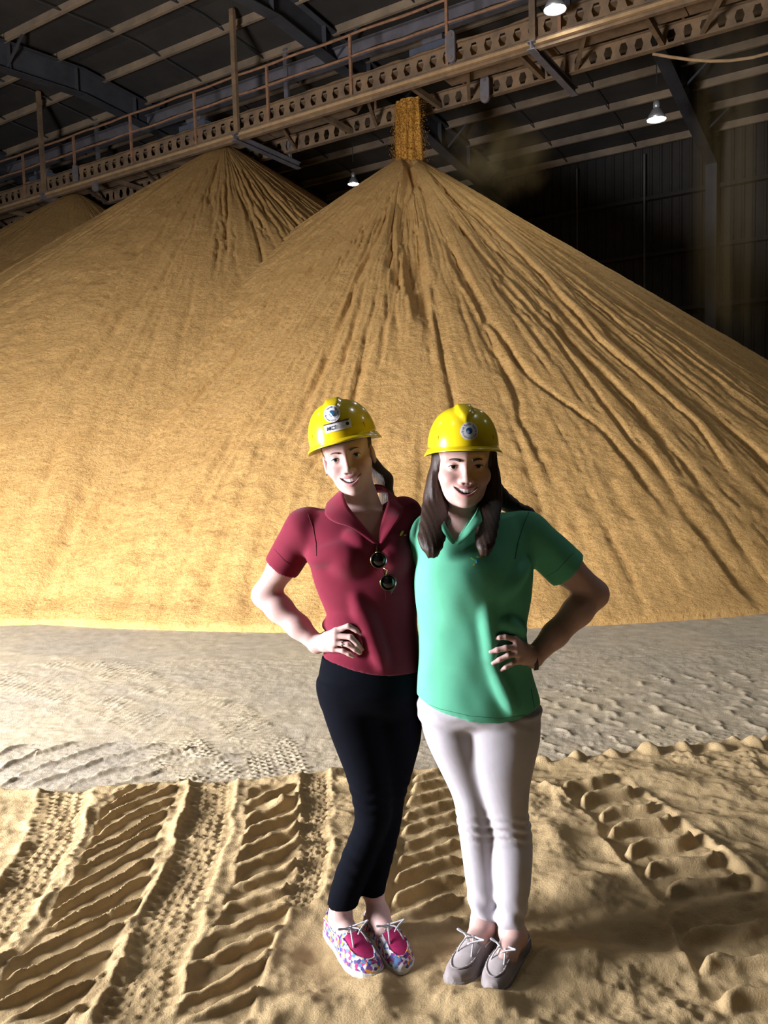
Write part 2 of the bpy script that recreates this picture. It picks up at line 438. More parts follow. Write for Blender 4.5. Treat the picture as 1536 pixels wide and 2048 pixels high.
# ================================================================ GRAIN BED ON THE FLOOR
edge = NP([G(x, y)[:2] for x, y in ((-700, 1640), (0, 1590), (150, 1590), (300, 1577), (520, 1568), (640, 1553), (840, 1548), (1080, 1532), (1300, 1507), (1536, 1484), (2300, 1420))])
def tpath(pts): return [G(x, y)[:2] for x, y in pts]
def along(X, Y, path):
    bs = np.full(X.shape, 1e9, np.float32); S = np.zeros_like(bs); D = np.zeros_like(bs); acc = 0.0
    for a, b in zip(path[:-1], path[1:]):
        t = b - a; L = math.hypot(*t); t = t / L
        px, py = X - a[0], Y - a[1]
        s = px * t[0] + py * t[1]; d = px * t[1] - py * t[0]   # d > 0 : right of travel
        sc = np.clip(s, 0, L); e = np.hypot(px - sc * t[0], py - sc * t[1])
        m = e < bs; bs = np.where(m, e, bs); S = np.where(m, acc + s, S); D = np.where(m, d, D); acc += L
    return S, D, bs, acc
def tri(x): return np.abs((x % 1) * 2 - 1)       # 1 at integers, 0 midway
TR = [
 ('knob', tpath([(160, 1560), (135, 1600), (108, 1690), (62, 1790), (-20, 1890), (-140, 2010)]), .105),
 ('lug', tpath([(300, 1590), (272, 1640), (240, 1740), (190, 1850), (120, 1960), (30, 2080)]), .175),
 ('knob2', tpath([(440, 1555), (425, 1600), (412, 1670), (388, 1760), (350, 1850), (305, 1960), (270, 2080)]), .10),
 ('pads', tpath([(548, 1590), (548, 1700), (530, 1800), (478, 1920), (420, 2080)]), .105),
 ('knob', tpath([(630, 1560), (632, 1640), (622, 1740), (600, 1840)]), .06),
 ('chev', tpath([(905, 1560), (893, 1640), (890, 1740), (880, 1870)]), .19),
 ('bars', tpath([(1170, 1575), (1240, 1625), (1300, 1685), (1365, 1755), (1440, 1830)]), .17),
 ('bars', tpath([(1440, 1870), (1500, 1960), (1560, 2080)]), .15),
]
MID = [
 ('dots', tpath([(-60, 1312), (60, 1318), (200, 1335), (330, 1380), (460, 1430), (540, 1500), (560, 1560)]), .16),
 ('dots', tpath([(-60, 1350), (120, 1385), (240, 1420), (330, 1470), (380, 1530), (430, 1570)]), .17),
 ('zig', tpath([(-400, 1570), (60, 1530), (200, 1530), (330, 1540), (420, 1560)]), .30),
 ('dots2', tpath([(1060, 1430), (1200, 1400), (1360, 1385), (1600, 1375)]), .40),
 ('dots2', tpath([(1070, 1490), (1230, 1465), (1400, 1440), (1600, 1420)]), .30),
]
LUMPS = [(G(x, y)[:2], s) for x, y, s in [(1085 + 70 * i, 1534 - 5.4 * i, .052) for i in range(9)] + [(1110 + 70 * i, 1517 - 5.4 * i, .045) for i in range(9)]]
PITS = [(G(x, y)[:2], a, b, d) for x, y, a, b, d in (
 (690, 1975, .16, .07, -.012), (760, 2010, .09, .12, .02), (830, 2015, .07, .09, -.012), (1130, 1950, .17, .10, .045), (1230, 2030, .14, .08, -.025), (1160, 1800, .16, .13, .035),
 (1110, 1700, .10, .20, .03), (980, 2035, .09, .06, .03), (1320, 1900, .14, .09, -.025), (1060, 2040, .07, .07, -.012), (560, 1620, .05, .05, .035), (640, 1930, .08, .06, -.02),
 (1480, 1660, .2, .1, .02), (1400, 1600, .12, .06, -.02), (1300, 1560, .1, .05, .012), (620, 2030, .1, .05, .02))]
def bed_height(X, Y, fine=True):
    ye = np.interp(X, edge[:, 0], edge[:, 1]) + .025 * (fbm(X * 6, Y * 0 + 2, 3, 3) - .5)
    thick = ss(.035, -.05, Y - ye)
    n1 = fbm(X * 2.3, Y * 2.3, 4, 21); n2 = fbm(X * 14, Y * 14, 4, 22); n3 = fbm(X * 45, Y * 45, 2, 23)
    lumpy = ss(.4, .7, fbm(X * 4, Y * 4, 2, 29)); rgt = ss(.35, .8, X)
    hb = .038 + .034 * (n1 - .5) + (.015 + .036 * lumpy * (.6 + .4 * rgt)) * (n2 - .5) + .004 * (n3 - .5) + .012 * np.exp(-((Y - ye + .05) / .035) ** 2)
    hb = hb + rgt * .05 * (fbm(X * 3.1 + Y, Y * 5 + X * 1.5, 3, 33) - .5)
    conc = np.zeros_like(X)
    X0_, Y0_ = X, Y
    X = X + .045 * (fbm(X * 6, Y * 6, 3, 61) - .5); Y = Y + .045 * (fbm(X * 6, Y * 6, 3, 62) - .5)
    if fine:
        for kind, path, w in TR:
            S, D, E, L = along(X, Y, path)
            D2 = D + .02 * (fbm(S * 8, S * 0 + 1, 2, 41) - .5)
            on = ss(w * 1.12, w * .93, np.abs(D2)) * ss(-.05, .03, S) * ss(L + .02, L - .08, S)
            lip = np.exp(-((np.abs(D2) - w * 1.12) / .022) ** 2) * ss(-.05, .03, S) * ss(L + .02, L - .08, S)
            wob = .02 * (fbm(X * 9, Y * 9, 2, 44) - .5)
            if kind.startswith('knob'):
                q = S / .042; r3 = D2 / (w * 2 / 5.0)
                kn = np.clip(np.sin(2*np.pi*(q + .5 * np.floor(r3 + 100) % 1)) * .9 + np.cos(2*np.pi*r3) * .5, 0, 1)
                side = ss(w * .60, w * .72, np.abs(D2)) * (.5 + .5 * np.cos(2*np.pi*q * 1.0 - D2 * 20))
                am = .0085 if kind == 'knob' else .008
                pat = .012 + am * kn * (1 - ss(w * .55, w * .62, np.abs(D2))) + .012 * side + (.016 * (n2 - .5) if kind == 'knob2' else .004 * (n2 - .5))
            elif kind == 'lug':
                q = (S - 1.15 * D2 + wob) / .135
                f = q % 1
                rd = ss(.0, .10, f) * ss(.26, .14, f)
                side = ss(w * .70, w * .85, np.abs(D2)) * .018 * (.4 + n2)
                pat = .004 + .030 * rd * ss(w, w * .55, np.abs(D2)) + side + .003 * (n2 - .5)
            elif kind == 'pads':
                q = (S - .8 * D2 + wob * 1.5) / .14
                pat = .004 + .030 * ss(.22, .08, np.abs(q % 1 - .5)) + .010 * (n2 - .5)
            elif kind == 'chev':
                q = (S - .75 * np.abs(D2 + .06) + wob * .5) / .125; f = q % 1
                pat = .006 + .036 * ss(0, .22, f) * ss(.52, .3, f) * ss(w, w * .85, np.abs(D2)) * (1 - .9 * np.exp(-((D2 + .06) / .022) ** 2)) + .002 * (n2 - .5)
            else:
                q = (S - .35 * D2 + .025 * np.sin(D2 * 18) + wob) / .15; f = q % 1
                pat = .002 + .044 * ss(0, .2, f) * ss(.5, .25, f) * ss(w * 1.0, w * .72, np.abs(D2)) + .004 * (n2 - .5)
            pat = pat + {'lug': .020, 'pads': .018, 'chev': .016, 'bars': .018}.get(kind, .013) + .016 * (fbm(X * 22, Y * 22, 3, 51) - .5) + .014 * (n1 - .5)
            on = on * (.72 + .28 * ss(.3, .55, fbm(X * 5, Y * 5, 2, 53)))
            hb = hb * (1 - on) + pat * on + .008 * lip * (.3 + 1.4 * n2)
            conc = np.maximum(conc, on * ss(.012, .005, pat) * .55)
        for c, a, b, d in PITS:
            q = ((X - c[0]) / a) ** 2 + ((Y - c[1]) / b) ** 2
            hb = hb + d * np.exp(-q * 1.6)
        for c, s in LUMPS:
            q = np.hypot(X - c[0] + .3 * (Y - c[1]), (Y - c[1]) * 1.25) / s
            hb = hb + .036 * np.clip(1 - q * q, 0, 1)
            hb = hb - .012 * np.exp(-((X - c[0] - s * 1.3) / s) ** 2 - ((Y - c[1]) / s) ** 2)
    X, Y = X0_, Y0_
    ht = .007 + .005 * (n1 - .5) + .007 * (n2 - .5) + .005 * (n3 - .5)
    dust = .55 + .9 * (n1 - .5)
    for kind, path, w in MID:
        S, D, E, L = along(X, Y, path)
        on = ss(w * 1.1, w * .8, np.abs(D)) * ss(-.1, .1, S) * ss(L + .1, L - .1, S)
        if kind == 'dots':
            pt = .006 * np.clip(np.sin(S / .05 * 6.28 + np.floor(D / .05) * 2.2) * np.sin(D / .06 * 6.28) + .8 * (n2 - .5), 0, 1) * (.4 + 1.2 * lumpy)
            dust = dust + .25 * on
        elif kind == 'zig':
            f = ((S + .7 * D + .03 * n2) / .22) % 1
            pt = .016 * np.exp(-((f - .5) / .09) ** 2) * (.5 + n2); dust = dust - .35 * on * (1 - np.exp(-((f - .5) / .12) ** 2))
        else:
            f = ((S + .5 * np.abs((D % .16) - .08)) / .17) % 1
            pt = .008 * np.exp(-((f - .5) / .10) ** 2) * ss(.45, .6, n2); dust = dust + .1 * on
        ht = ht + on * pt
    h = ht * (1 - thick) + np.maximum(hb, .003) * thick
    tone = np.clip(thick * (1 - conc), 0, 1)
    return h, tone, np.clip(dust, 0, 1)
C_sand = NP([.60, .44, .235]); C_dust = NP([.66, .55, .375]); C_conc = NP([.50, .44, .35])
def bed_patch(x0, x1, y0, y1, st, dz=0.0, fine=True):
    xs = np.arange(x0, x1 + st * .5, st, dtype=np.float32); ys = np.arange(y0, y1 + st * .5, st, dtype=np.float32)
    X, Y = np.meshgrid(xs, ys, indexing='ij')
    h, t, d = bed_height(X, Y, fine)
    C = (C_conc[None, None] * (1 - d[..., None]) + C_dust[None, None] * d[..., None]) * (1 - t[..., None]) + C_sand[None, None] * t[..., None]
    return np.stack([X, Y, h + dz], -1).reshape(-1, 3), C.reshape(-1, 3), grid_faces(len(xs), len(ys))
Vs, Cs, Fs, nb = [], [], [], 0
for a in ((-2.15, 2.25, 1.75, 4.3, .0068, 0, True), (-3.1, 3.1, 4.28, 6.0, .0125, -.001, False), (-5.2, 5.2, 5.98, 8.6, .026, -.002, False), (-5.2, -3.08, 4.28, 6.0, .03, -.002, False), (3.08, 5.2, 4.28, 6.0, .03, -.002, False), (-6, -2.13, .5, 4.3, .05, -.002, False), (2.23, 6, .5, 4.3, .05, -.002, False), (-2.15, 2.25, .4, 1.77, .05, -.003, False)):
    v, c, f = bed_patch(*a); Vs.append(v); Cs.append(c); Fs.append(f + nb); nb += len(v)
bed = obj('grain_bed', np.concatenate(Vs), np.concatenate(Fs), M_bed, None, True)
col_attr(bed.data, 'tone', np.concatenate(Cs)); bed['kind'] = 'stuff'
tag(bed, 'layer of trampled golden grain with tyre tracks on the floor', 'loose grain')
def ground(x, y):
    h, _, _ = bed_height(NP([[x]], np.float32), NP([[y]], np.float32)); return float(h[0, 0])

# ================================================================ CONVEYOR GALLERY
cg = empty('conveyor_gallery'); cg.matrix_world = BUILD
tag(cg, 'dusty steel conveyor gallery with railings hanging above the grain piles', 'conveyor')
U0, U1 = -13.0, 27.0
def castellated(v, z0, z1, name):
    """beam with a row of hexagonal holes in the web"""
    q = MB(); p = .30; n = int((U1 - U0) / p); zc = (z0 + z1) / 2; hh = (z1 - z0) * .30; hw = .085
    for k in range(n):
        a = U0 + k * p; c = a + p / 2
        if 0:
            pass
        o = [(a, z0), (c, z0), (a + p, z0), (a + p, zc), (a + p, z1), (c, z1), (a, z1), (a, zc)]
        i = [(c - hw * .55, zc - hh), (c, zc - hh), (c + hw * .55, zc - hh), (c + hw, zc), (c + hw * .55, zc + hh), (c, zc + hh), (c - hw * .55, zc + hh), (c - hw, zc)]
        V = [(x, v + s, z) for s in (-.006, .006) for x, z in o + i]
        F = []
        for j in range(8):
            l = (j + 1) % 8
            F += [(j, l, 8 + l, 8 + j), (16 + j, 24 + j, 24 + l, 16 + l), (8 + j, 8 + l, 24 + l, 24 + j)]
        q.add(V, F)
    w = q.build(name, M_dusty, cg)
    f = MB(); f.box((U0, v - .07, z1 - .012), (U1, v + .07, z1)); f.box((U0, v - .07, z0), (U1, v + .07, z0 + .012)); f.build('flange', M_dusty, w)
    k = MB(); rows = int((U1 - U0) / .06); V = []; F = []
    for i in range(rows + 1):
        uu = U0 + i * .06; hgt = z1 + .012 + .05 * float(vn(uu * 3.3, v * 9, 6)) * float(vn(uu * .9, v, 7) + .4)
        V += [(uu, v - .06, z1), (uu, v - .035, hgt), (uu, v + .035, hgt), (uu, v + .06, z1)]
        if i: F += [(4*i-4+j, 4*i+j, 4*i+j+1, 4*i-3+j) for j in range(3)]
    k.add(V, F); k.build('dust_ridge', M_crust, w, True)
    return w
castellated(-.85, 9.0, 9.38, 'castellated_beam')
castellated(.85, 8.98, 9.36, 'castellated_beam')
for z0, z1, vv, m in ((8.94, 8.985, -.88, M_dusty), (8.87, 8.93, -.93, M_crust), (8.80, 8.855, -.86, M_dusty)):
    MB().box((U0, vv - .05, z0), (U1, vv + .05, z1)).build('bottom_rail', m, cg)
# deck plates, troughs and idlers between the beams
for k in range(int((U1 - U0) / 2.4)):
    a = U0 + k * 2.4
    MB().box((a + .01, -.8, 9.26), (a + 2.38, -.42, 9.29)).build('deck_plate', M_dusty, cg)
    tp = MB(); tp.add([(a, -.4, 9.42), (a + 2.38, -.4, 9.42), (a, -.16, 9.12), (a + 2.38, -.16, 9.12), (a, .2, 9.12), (a + 2.38, .2, 9.12), (a, .46, 9.42), (a + 2.38, .46, 9.42)], [(0, 1, 3, 2), (2, 3, 5, 4), (4, 5, 7, 6)])
    if not (-1.3 < a + 1.2 < .7): tp.build('belt_trough', M_dusty, cg)
    MB().bar((a + .6, -.85, 9.06), (a + .6, .85, 9.06), .09, .12).build('cross_tie', M_dusty, cg)
    MB().bar((a + 1.5, -.85, 9.04), (a + 2.3, .85, 9.04), .07, .07).build('diagonal_tie', M_dusty, cg)
# railings
def rail(v, z, r, m, name='handrail'):
    pts = [(U0 + i * .5, v, z + .012 * math.sin(i * 1.7)) for i in range(int((U1 - U0) / .5) + 1)]
    o = MB().tube(pts, r, 8).build(name, m, cg, True)
    V = []; F = []
    n = int((U1 - U0) / .09)
    for i in range(n + 1):
        uu = U0 + i * .09; hg = r + .035 * float(vn(uu * 3, z * 5, 8))
        V += [(uu, v - r * .9, z), (uu, v, z + hg), (uu, v + r * .9, z)]
        if i: F += [(3*i-3, 3*i, 3*i+1, 3*i-2), (3*i-2, 3*i+1, 3*i+2, 3*i-1)]
    obj('dust_ridge', V, F, M_crust, o, True)
rail(-.88, 10.25, .028, M_rail); rail(-.88, 9.81, .026, M_rail)
rail(.88, 10.25, .022, M_rail); rail(.88, 9.81, .022, M_rail)
pu = [.81 + 2.30 * k for k in range(-6, 12)]
for uu in pu:
    MB().box((uu - .03, -.915, 8.97), (uu + .03, -.865, 10.25)).build('railing_post', M_rail, cg)
    MB().box((uu + .5, .86, 8.97), (uu + .55, .90, 10.25)).build('railing_post', M_rail, cg)
# hangers with cross beams
for uu in (-10.6, -3.3, 4.02, 11.32, 18.6):
    MB().box((uu - .06, -1.0, 8.9), (uu + .06, -.91, zp(-.95) + .1)).build('hanger', M_dusty, cg)
    MB().box((uu - .06, .92, 8.9), (uu + .06, 1.0, zp(.95) + .1)).build('hanger', M_lav, cg)
    q = MB(); q.box((uu - .07, -1.08, 8.74), (uu + .07, 1.35, 8.76)); q.box((uu - .07, -1.08, 8.88), (uu + .07, 1.35, 8.90)); q.box((uu - .012, -1.08, 8.76), (uu + .012, 1.35, 8.88))
    q.build('cross_beam', M_lav, cg)
# long grey beam at the rear and lower cover panels
q = MB(); q.box((U0, .98, 10.77), (U1, 1.0, 11.12)); q.box((U0, .9, 10.75), (U1, 1.08, 10.775)); q.box((U0, .9, 11.12), (U1, 1.08, 11.145)); q.build('rear_beam', M_lav, cg)
for k in range(16):
    a = U0 + k * 2.5
    MB().box((a, 1.0, 10.77), (a + .03, 1.06, 11.12)).build('stiffener', M_lav, cg)
for k in range(8):
    a = 2.2 + k * 2.9
    MB().box((a, .62, 9.4), (a + 2.0, .66, 9.95)).build('cover_panel', M_deck, cg)
for uu in (-.75, 6.5, 13.2):
    q = MB(); q.box((uu, .55, 9.95), (uu + .95, .85, 10.32)); b = q.build('plow_drive_box', M_blue, cg)
    MB().box((uu + .1, .50, 10.32), (uu + .6, .8, 10.42)).build('box_lid', M_lav, b)
def obround(u, v, z, L, r, name):
    pts = [(u + r * math.cos(a), z + L/2 + r * math.sin(a)) for a in np.linspace(0, math.pi, 10)] + [(u + r * math.cos(a), z - L/2 + r * math.sin(a)) for a in np.linspace(math.pi, 2*math.pi, 10)]
    n = len(pts); V = [(x, v + s, y) for s in (-.03, .03) for x, y in pts]
    F = [tuple(range(n)), tuple(range(2*n-1, n-1, -1))] + [(i, i + n, (i+1) % n + n, (i+1) % n) for i in range(n)]
    o = obj(name, V, F, M_lav, cg)
    for dz in (-L/2, L/2):
        MB().tube([(u, v - .045, z + dz), (u, v - .03, z + dz)], .035, 10).build('bolt', M_dusty, o)
obround(-1.62, -.97, 9.3, .42, .09, 'drive_guard')
obround(-1.6, .60, 9.05, .36, .10, 'return_pulley'); obround(9.2, -.9, 8.75, .1, .1, 'return_pulley'); obround(9.9, -.97, 9.2, .32, .08, 'drive_guard')
# hanging cable below the right end of the gallery
pts = [W(-5.0 - .35 * i, .9, 8.95 - .55 * math.sin(math.pi * i / 11)) for i in range(12)]
cb = MB().tube(pts, .03, 8).build('sagging_cable', M_crust, None, True)
tag(cb, 'dusty cable sagging below the right end of the conveyor gallery', 'cable')

# ================================================================ LAMPS
def high_bay(x, y, z, r, label, power, zroof=None):
    t = empty('high_bay_lamp', (x, y, z)); tag(t, label, 'lamp', 'high bay lamps under the roof')
    w = (NP([x, y]) - PC) @ vd; zr = zp(w) + .2 if zroof is None else zroof
    MB().tube([(0, 0, .75 * r / .22 + .05), (0, 0, zr - z)], .012, 6).build('cord', M_cord, t)
    MB().lathe([(0, .95*r*2), (.35*r, .95*r*2), (.35*r, .62*r*2), (.30*r, .60*r*2), (0, .60*r*2)], 20).build('ballast', M_lampmetal, t, True)
    MB().lathe([(.28*r, .62*r*2), (.5*r, .5*r*2), (.8*r, .25*r*2), (r, 0), (.97*r, 0), (.77*r, .24*r*2), (.45*r, .48*r*2)], 28).build('reflector', M_lampmetal, t, True)
    MB().lathe([(0, .03*r), (.55*r, .05*r), (.96*r, .10*r)], 28).build('lens', M_lampglow, t, True)
    l = bpy.data.lights.new('lamp_light', 'SPOT'); l.energy = power; l.spot_size = math.radians(150); l.spot_blend = .6; l.shadow_soft_size = r * .8; l.color = (.95, .98, 1.0)
    lo = bpy.data.objects.new('lamp_light', l); COL.objects.link(lo); lo.parent = t; lo.location = (0, 0, -.03)
    return t
p = P(1313, 240, 19); high_bay(*p, .22, 'bright high bay lamp hanging at right above the pile slope', 200)
p = P(707, 369, 24); high_bay(*p, .17, 'small lamp glowing just above the left slope of the nearest pile', 120)
p = P(1110, 20, 14.6); high_bay(*p, .20, 'lamp at the top edge in front of the conveyor gallery', 180)
for x, y, pw in ((-9, 10, 90), (4, 4.5, 190), (-4.5, 1.0, 120), (10, 8, 30)):    # fixtures of the roof outside the view
    w_ = NP([x, y]) - PC; c_ = (w_ @ ud, w_ @ vd, 8.9); r = .22
    q = MB(); q.lathe([(.28*r, .62*r*2), (.5*r, .5*r*2), (.8*r, .25*r*2), (r, 0), (.97*r, 0), (.77*r, .24*r*2), (.45*r, .48*r*2)], 24, c_)
    q.tube([(c_[0], c_[1], 9.1), (c_[0], c_[1], zp(c_[1]) + .2)], .012, 6); q = q.build('roof_lamp', M_lampmetal, ce, True)
    MB().lathe([(0, .03*r), (.55*r, .05*r), (.96*r, .10*r)], 24, c_).build('lens', M_lampglow, q, True)
    l = bpy.data.lights.new('lamp_light', 'SPOT'); l.energy = pw; l.spot_size = math.radians(150); l.spot_blend = .6; l.shadow_soft_size = .18; l.color = (.95, .98, 1.0)
    lo = bpy.data.objects.new('lamp_light', l); COL.objects.link(lo); lo.location = (x, y, 8.87)

# ================================================================ AIRBORNE DUST
def dust_mat(name, dens, scale, stretch, rad, half):
    m = bpy.data.materials.new(name); m.use_nodes = True; N = m.node_tree.nodes; L = m.node_tree.links
    N.remove(N['Principled BSDF'])
    v = N.new('ShaderNodeVolumeScatter'); v.inputs['Color'].default_value = (.98, .66, .26, 1); v.inputs['Anisotropy'].default_value = 0
    tc = N.new('ShaderNodeTexCoord'); mp = N.new('ShaderNodeMapping'); mp.inputs['Scale'].default_value = stretch
    L.new(tc.outputs['Object'], mp.inputs[0]); nz = N.new('ShaderNodeTexNoise'); nz.inputs['Scale'].default_value = scale; nz.inputs['Detail'].default_value = 3
    L.new(mp.outputs[0], nz.inputs['Vector'])
    r0 = N.new('ShaderNodeMath'); r0.operation = 'SUBTRACT'; r0.use_clamp = True; r0.inputs[1].default_value = .40; L.new(nz.outputs['Fac'], r0.inputs[0])
    r = N.new('ShaderNodeMath'); r.operation = 'MULTIPLY'; r.inputs[1].default_value = dens * 4; L.new(r0.outputs[0], r.inputs[0])
    # thins out towards the rim of the cloud
    d = N.new('ShaderNodeVectorMath'); d.operation = 'DIVIDE'; d.inputs[1].default_value = (rad, rad, half); L.new(tc.outputs['Object'], d.inputs[0])
    ln = N.new('ShaderNodeVectorMath'); ln.operation = 'LENGTH'; L.new(d.outputs[0], ln.inputs[0])
    r2 = N.new('ShaderNodeMath'); r2.operation = 'SUBTRACT'; r2.use_clamp = True; r2.inputs[0].default_value = 1.0; L.new(ln.outputs['Value'], r2.inputs[1])
    mu = N.new('ShaderNodeMath'); mu.operation = 'MULTIPLY'; L.new(r.outputs[0], mu.inputs[0]); L.new(r2.outputs[0], mu.inputs[1])
    L.new(mu.outputs[0], v.inputs['Density']); L.new(v.outputs[0], N['Material Output'].inputs['Volume'])
    return m
def dust_cloud(name, c, rad, half, m, label):
    V = []; n = 16; k = 10
    for i in range(k + 1):
        a = math.pi * i / k
        for j in range(n): V.append((rad * math.sin(a) * math.cos(2*math.pi*j/n), rad * math.sin(a) * math.sin(2*math.pi*j/n), half * math.cos(a)))
    o = obj(name, V, [(i*n+j, (i+1)*n+j, (i+1)*n+(j+1) % n, i*n+(j+1) % n) for i in range(k) for j in range(n)], m)
    o.location = Vector(c); o['kind'] = 'stuff'; tag(o, label, 'dust'); return o
dust_cloud('falling_dust', W(-6.5, .2, 5.6), .75, 5.0, dust_mat('dust_fall', .42, 4.5, (1, 1, .04), .75, 5.0), 'thin veil of dust falling at the right in front of the wall')
dust_cloud('drifting_dust', W(-1.5, .9, 7.6), 1.5, .95, dust_mat('dust_drift', .6, 1.6, (1, 1, 1.3), 1.5, .95), 'dust drifting off the right side of the nearest peak')

# ================================================================ THE TWO WOMEN
# ---- signed distance modelling on a (non-uniform) grid, meshed with surface nets
def axis(lo, hi, fine, coarse, spans):
    out = [lo]
    while out[-1] < hi:
        x = out[-1]; st = coarse
        for a, b in spans:
            if a - .5 * coarse <= x <= b: st = fine; break
        else:
            for a, b in spans:
                if x < a < x + coarse: st = max(fine, a - x)
        out.append(x + st)
    return NP(out, np.float32)
class Field:
    def __init__(s, xs, ys, zs):
        s.xs, s.ys, s.zs = [np.asarray(a, np.float32) for a in (xs, ys, zs)]
        s.D = np.full((len(xs), len(ys), len(zs)), 1.0, np.float32)
    def sl(s, lo, hi):
        r = []
        for a, l, h in zip((s.xs, s.ys, s.zs), lo, hi):
            i, j = np.searchsorted(a, (l, h)); r.append(slice(max(i - 1, 0), min(j + 1, len(a))))
        return tuple(r)
    def op(s, lo, hi, fn, mode='add', k=.01):
        q = s.sl(lo, hi)
        X = s.xs[q[0]][:, None, None]; Y = s.ys[q[1]][None, :, None]; Z = s.zs[q[2]][None, None, :]
        if X.size == 0 or Y.size == 0 or Z.size == 0: return
        d = fn(X, Y, Z); a = s.D[q]
        if mode == 'sub': d = -d
        if mode == 'add':
            if k: h = np.maximum(k - np.abs(a - d), 0); s.D[q] = np.minimum(a, d) - h * h / (4 * k)
            else: s.D[q] = np.minimum(a, d)
        else:
            if k: h = np.maximum(k - np.abs(a - d), 0); s.D[q] = np.maximum(a, d) + h * h / (4 * k)
            else: s.D[q] = np.maximum(a, d)
    def cap(s, a, b, ra, rb=None, k=.01, mode='add', flat=False, pad=None):
        a = NP(a, float); b = NP(b, float); rb = ra if rb is None else rb; m = max(ra, rb) + (pad or (k + .03))
        ab = b - a; L2 = float(ab @ ab) + 1e-12; L = math.sqrt(L2)
        def fn(X, Y, Z):
            px, py, pz = X - a[0], Y - a[1], Z - a[2]
            t = (px * ab[0] + py * ab[1] + pz * ab[2]) / L2; tc = np.clip(t, 0, 1)
            d = np.sqrt((px - tc*ab[0])**2 + (py - tc*ab[1])**2 + (pz - tc*ab[2])**2) - (ra + (rb - ra) * tc)
            return np.maximum(d, (t - 1) * L) if flat else d
        s.op(np.minimum(a, b) - m, np.maximum(a, b) + m, fn, mode, k)
    def chain(s, pts, rs, k=.01, mode='add'):
        for i in range(len(pts) - 1): s.cap(pts[i], pts[i+1], rs[i], rs[i+1], k, mode)
    def ell(s, c, r, k=.01, mode='add', R=None):
        c = NP(c, float); r = NP(r, float); m = max(r) + k + .03
        def fn(X, Y, Z):
            p = [X - c[0], Y - c[1], Z - c[2]]
            if R is not None: p = [p[0]*R[0][i] + p[1]*R[1][i] + p[2]*R[2][i] for i in range(3)]
            k0 = np.sqrt(sum((a / b) ** 2 for a, b in zip(p, r))); k1 = np.sqrt(sum((a / (b*b)) ** 2 for a, b in zip(p, r)))
            return k0 * (k0 - 1) / np.maximum(k1, 1e-6)
        s.op(c - m, c + m, fn, mode, k)
    def loft(s, rows, k=.02, off=0.0, n=2.2, mode='add', ztop=None, zbot=None):
        """rows: (z, cx, cy, rx, ry) sorted by z"""
        A = NP(sorted(rows)); z0, z1 = A[0, 0], A[-1, 0]
        zz = np.linspace(z0, z1, 160); T = [np.interp(zz, A[:, 0], A[:, i]) for i in range(1, 5)]
        ker = np.hanning(25); ker /= ker.sum()
        T = [np.convolve(np.pad(t, 12, 'edge'), ker, 'valid') for t in T]
        m = .06
        lo = NP([(T[0]-T[2]).min() - m, (T[1]-T[3]).min() - m, z0 - m]); hi = NP([(T[0]+T[2]).max() + m, (T[1]+T[3]).max() + m, z1 + m])
        def fn(X, Y, Z):
            cx, cy, rx, ry = [np.interp(Z.ravel(), zz, t)[None, None, :].astype(np.float32) for t in T]
            rx = rx + off; ry = ry + off
            q = (np.abs((X - cx) / rx) ** n + np.abs((Y - cy) / ry) ** n) ** (1 / n)
            d = (q - 1) * np.sqrt(rx * ry)
            return np.maximum(np.maximum(d, Z - z1), z0 - Z)
        s.op(lo, hi, fn, mode, k)
        return zz, T
    def mesh(s, smooth=0):
        D = s.D; I = D < 0
        nx, ny, nz = D.shape
        c = np.zeros((nx-1, ny-1, nz-1), np.int8)
        for a in (0, 1):
            for b in (0, 1):
                for d in (0, 1): c += I[a:nx-1+a, b:ny-1+b, d:nz-1+d]
        act = np.argwhere((c > 0) & (c < 8)); idx = np.full(c.shape, -1, np.int32)
        i, j, k = act.T; idx[i, j, k] = np.arange(len(act))
        cor = {(a, b, d): D[i+a, j+b, k+d] for a in (0, 1) for b in (0, 1) for d in (0, 1)}
        acc = np.zeros((len(act), 3), np.float32); cnt = np.zeros(len(act), np.float32)
        for p in cor:
            for ax in range(3):
                if p[ax] == 1: continue
                q = list(p); q[ax] = 1; q = tuple(q)
                va, vb = cor[p], cor[q]; m = (va < 0) != (vb < 0)
                t = np.where(m, va / np.where(m, va - vb, 1), 0)
                e = np.tile(NP(p, np.float32), (len(act), 1)); e[:, ax] = t
                acc[m] += e[m]; cnt[m] += 1
        fr = acc / cnt[:, None]
        V = np.stack([s.xs[i] + fr[:, 0] * (s.xs[i+1] - s.xs[i]), s.ys[j] + fr[:, 1] * (s.ys[j+1] - s.ys[j]), s.zs[k] + fr[:, 2] * (s.zs[k+1] - s.zs[k])], 1)
        Fs = []
        def quads(e, ax):
            a, b, d = e.T
            o = [(0, 0), (1, 0), (1, 1), (0, 1)]; cs = []
            for p, q in o:
                if ax == 0: cs.append(idx[a, b-1+p, d-1+q])
                elif ax == 1: cs.append(idx[a-1+q, b, d-1+p])
                else: cs.append(idx[a-1+p, b-1+q, d])
            return np.stack(cs, 1)
        for ax in range(3):
            sh = [slice(1, -1)] * 3; s0 = list(sh); s1 = list(sh); s0[ax] = slice(0, -1); s1[ax] = slice(1, None)
            A, B = I[tuple(s0)], I[tuple(s1)]
            for inside_first in (True, False):
                e = np.argwhere(A & ~B) if inside_first else np.argwhere(~A & B)
                if not len(e): continue
                e = e + NP([0 if a == ax else 1 for a in range(3)])
                q = quads(e, ax); Fs.append(q if inside_first else q[:, ::-1])
        F = np.concatenate(Fs); F = F[(F >= 0).all(1)]
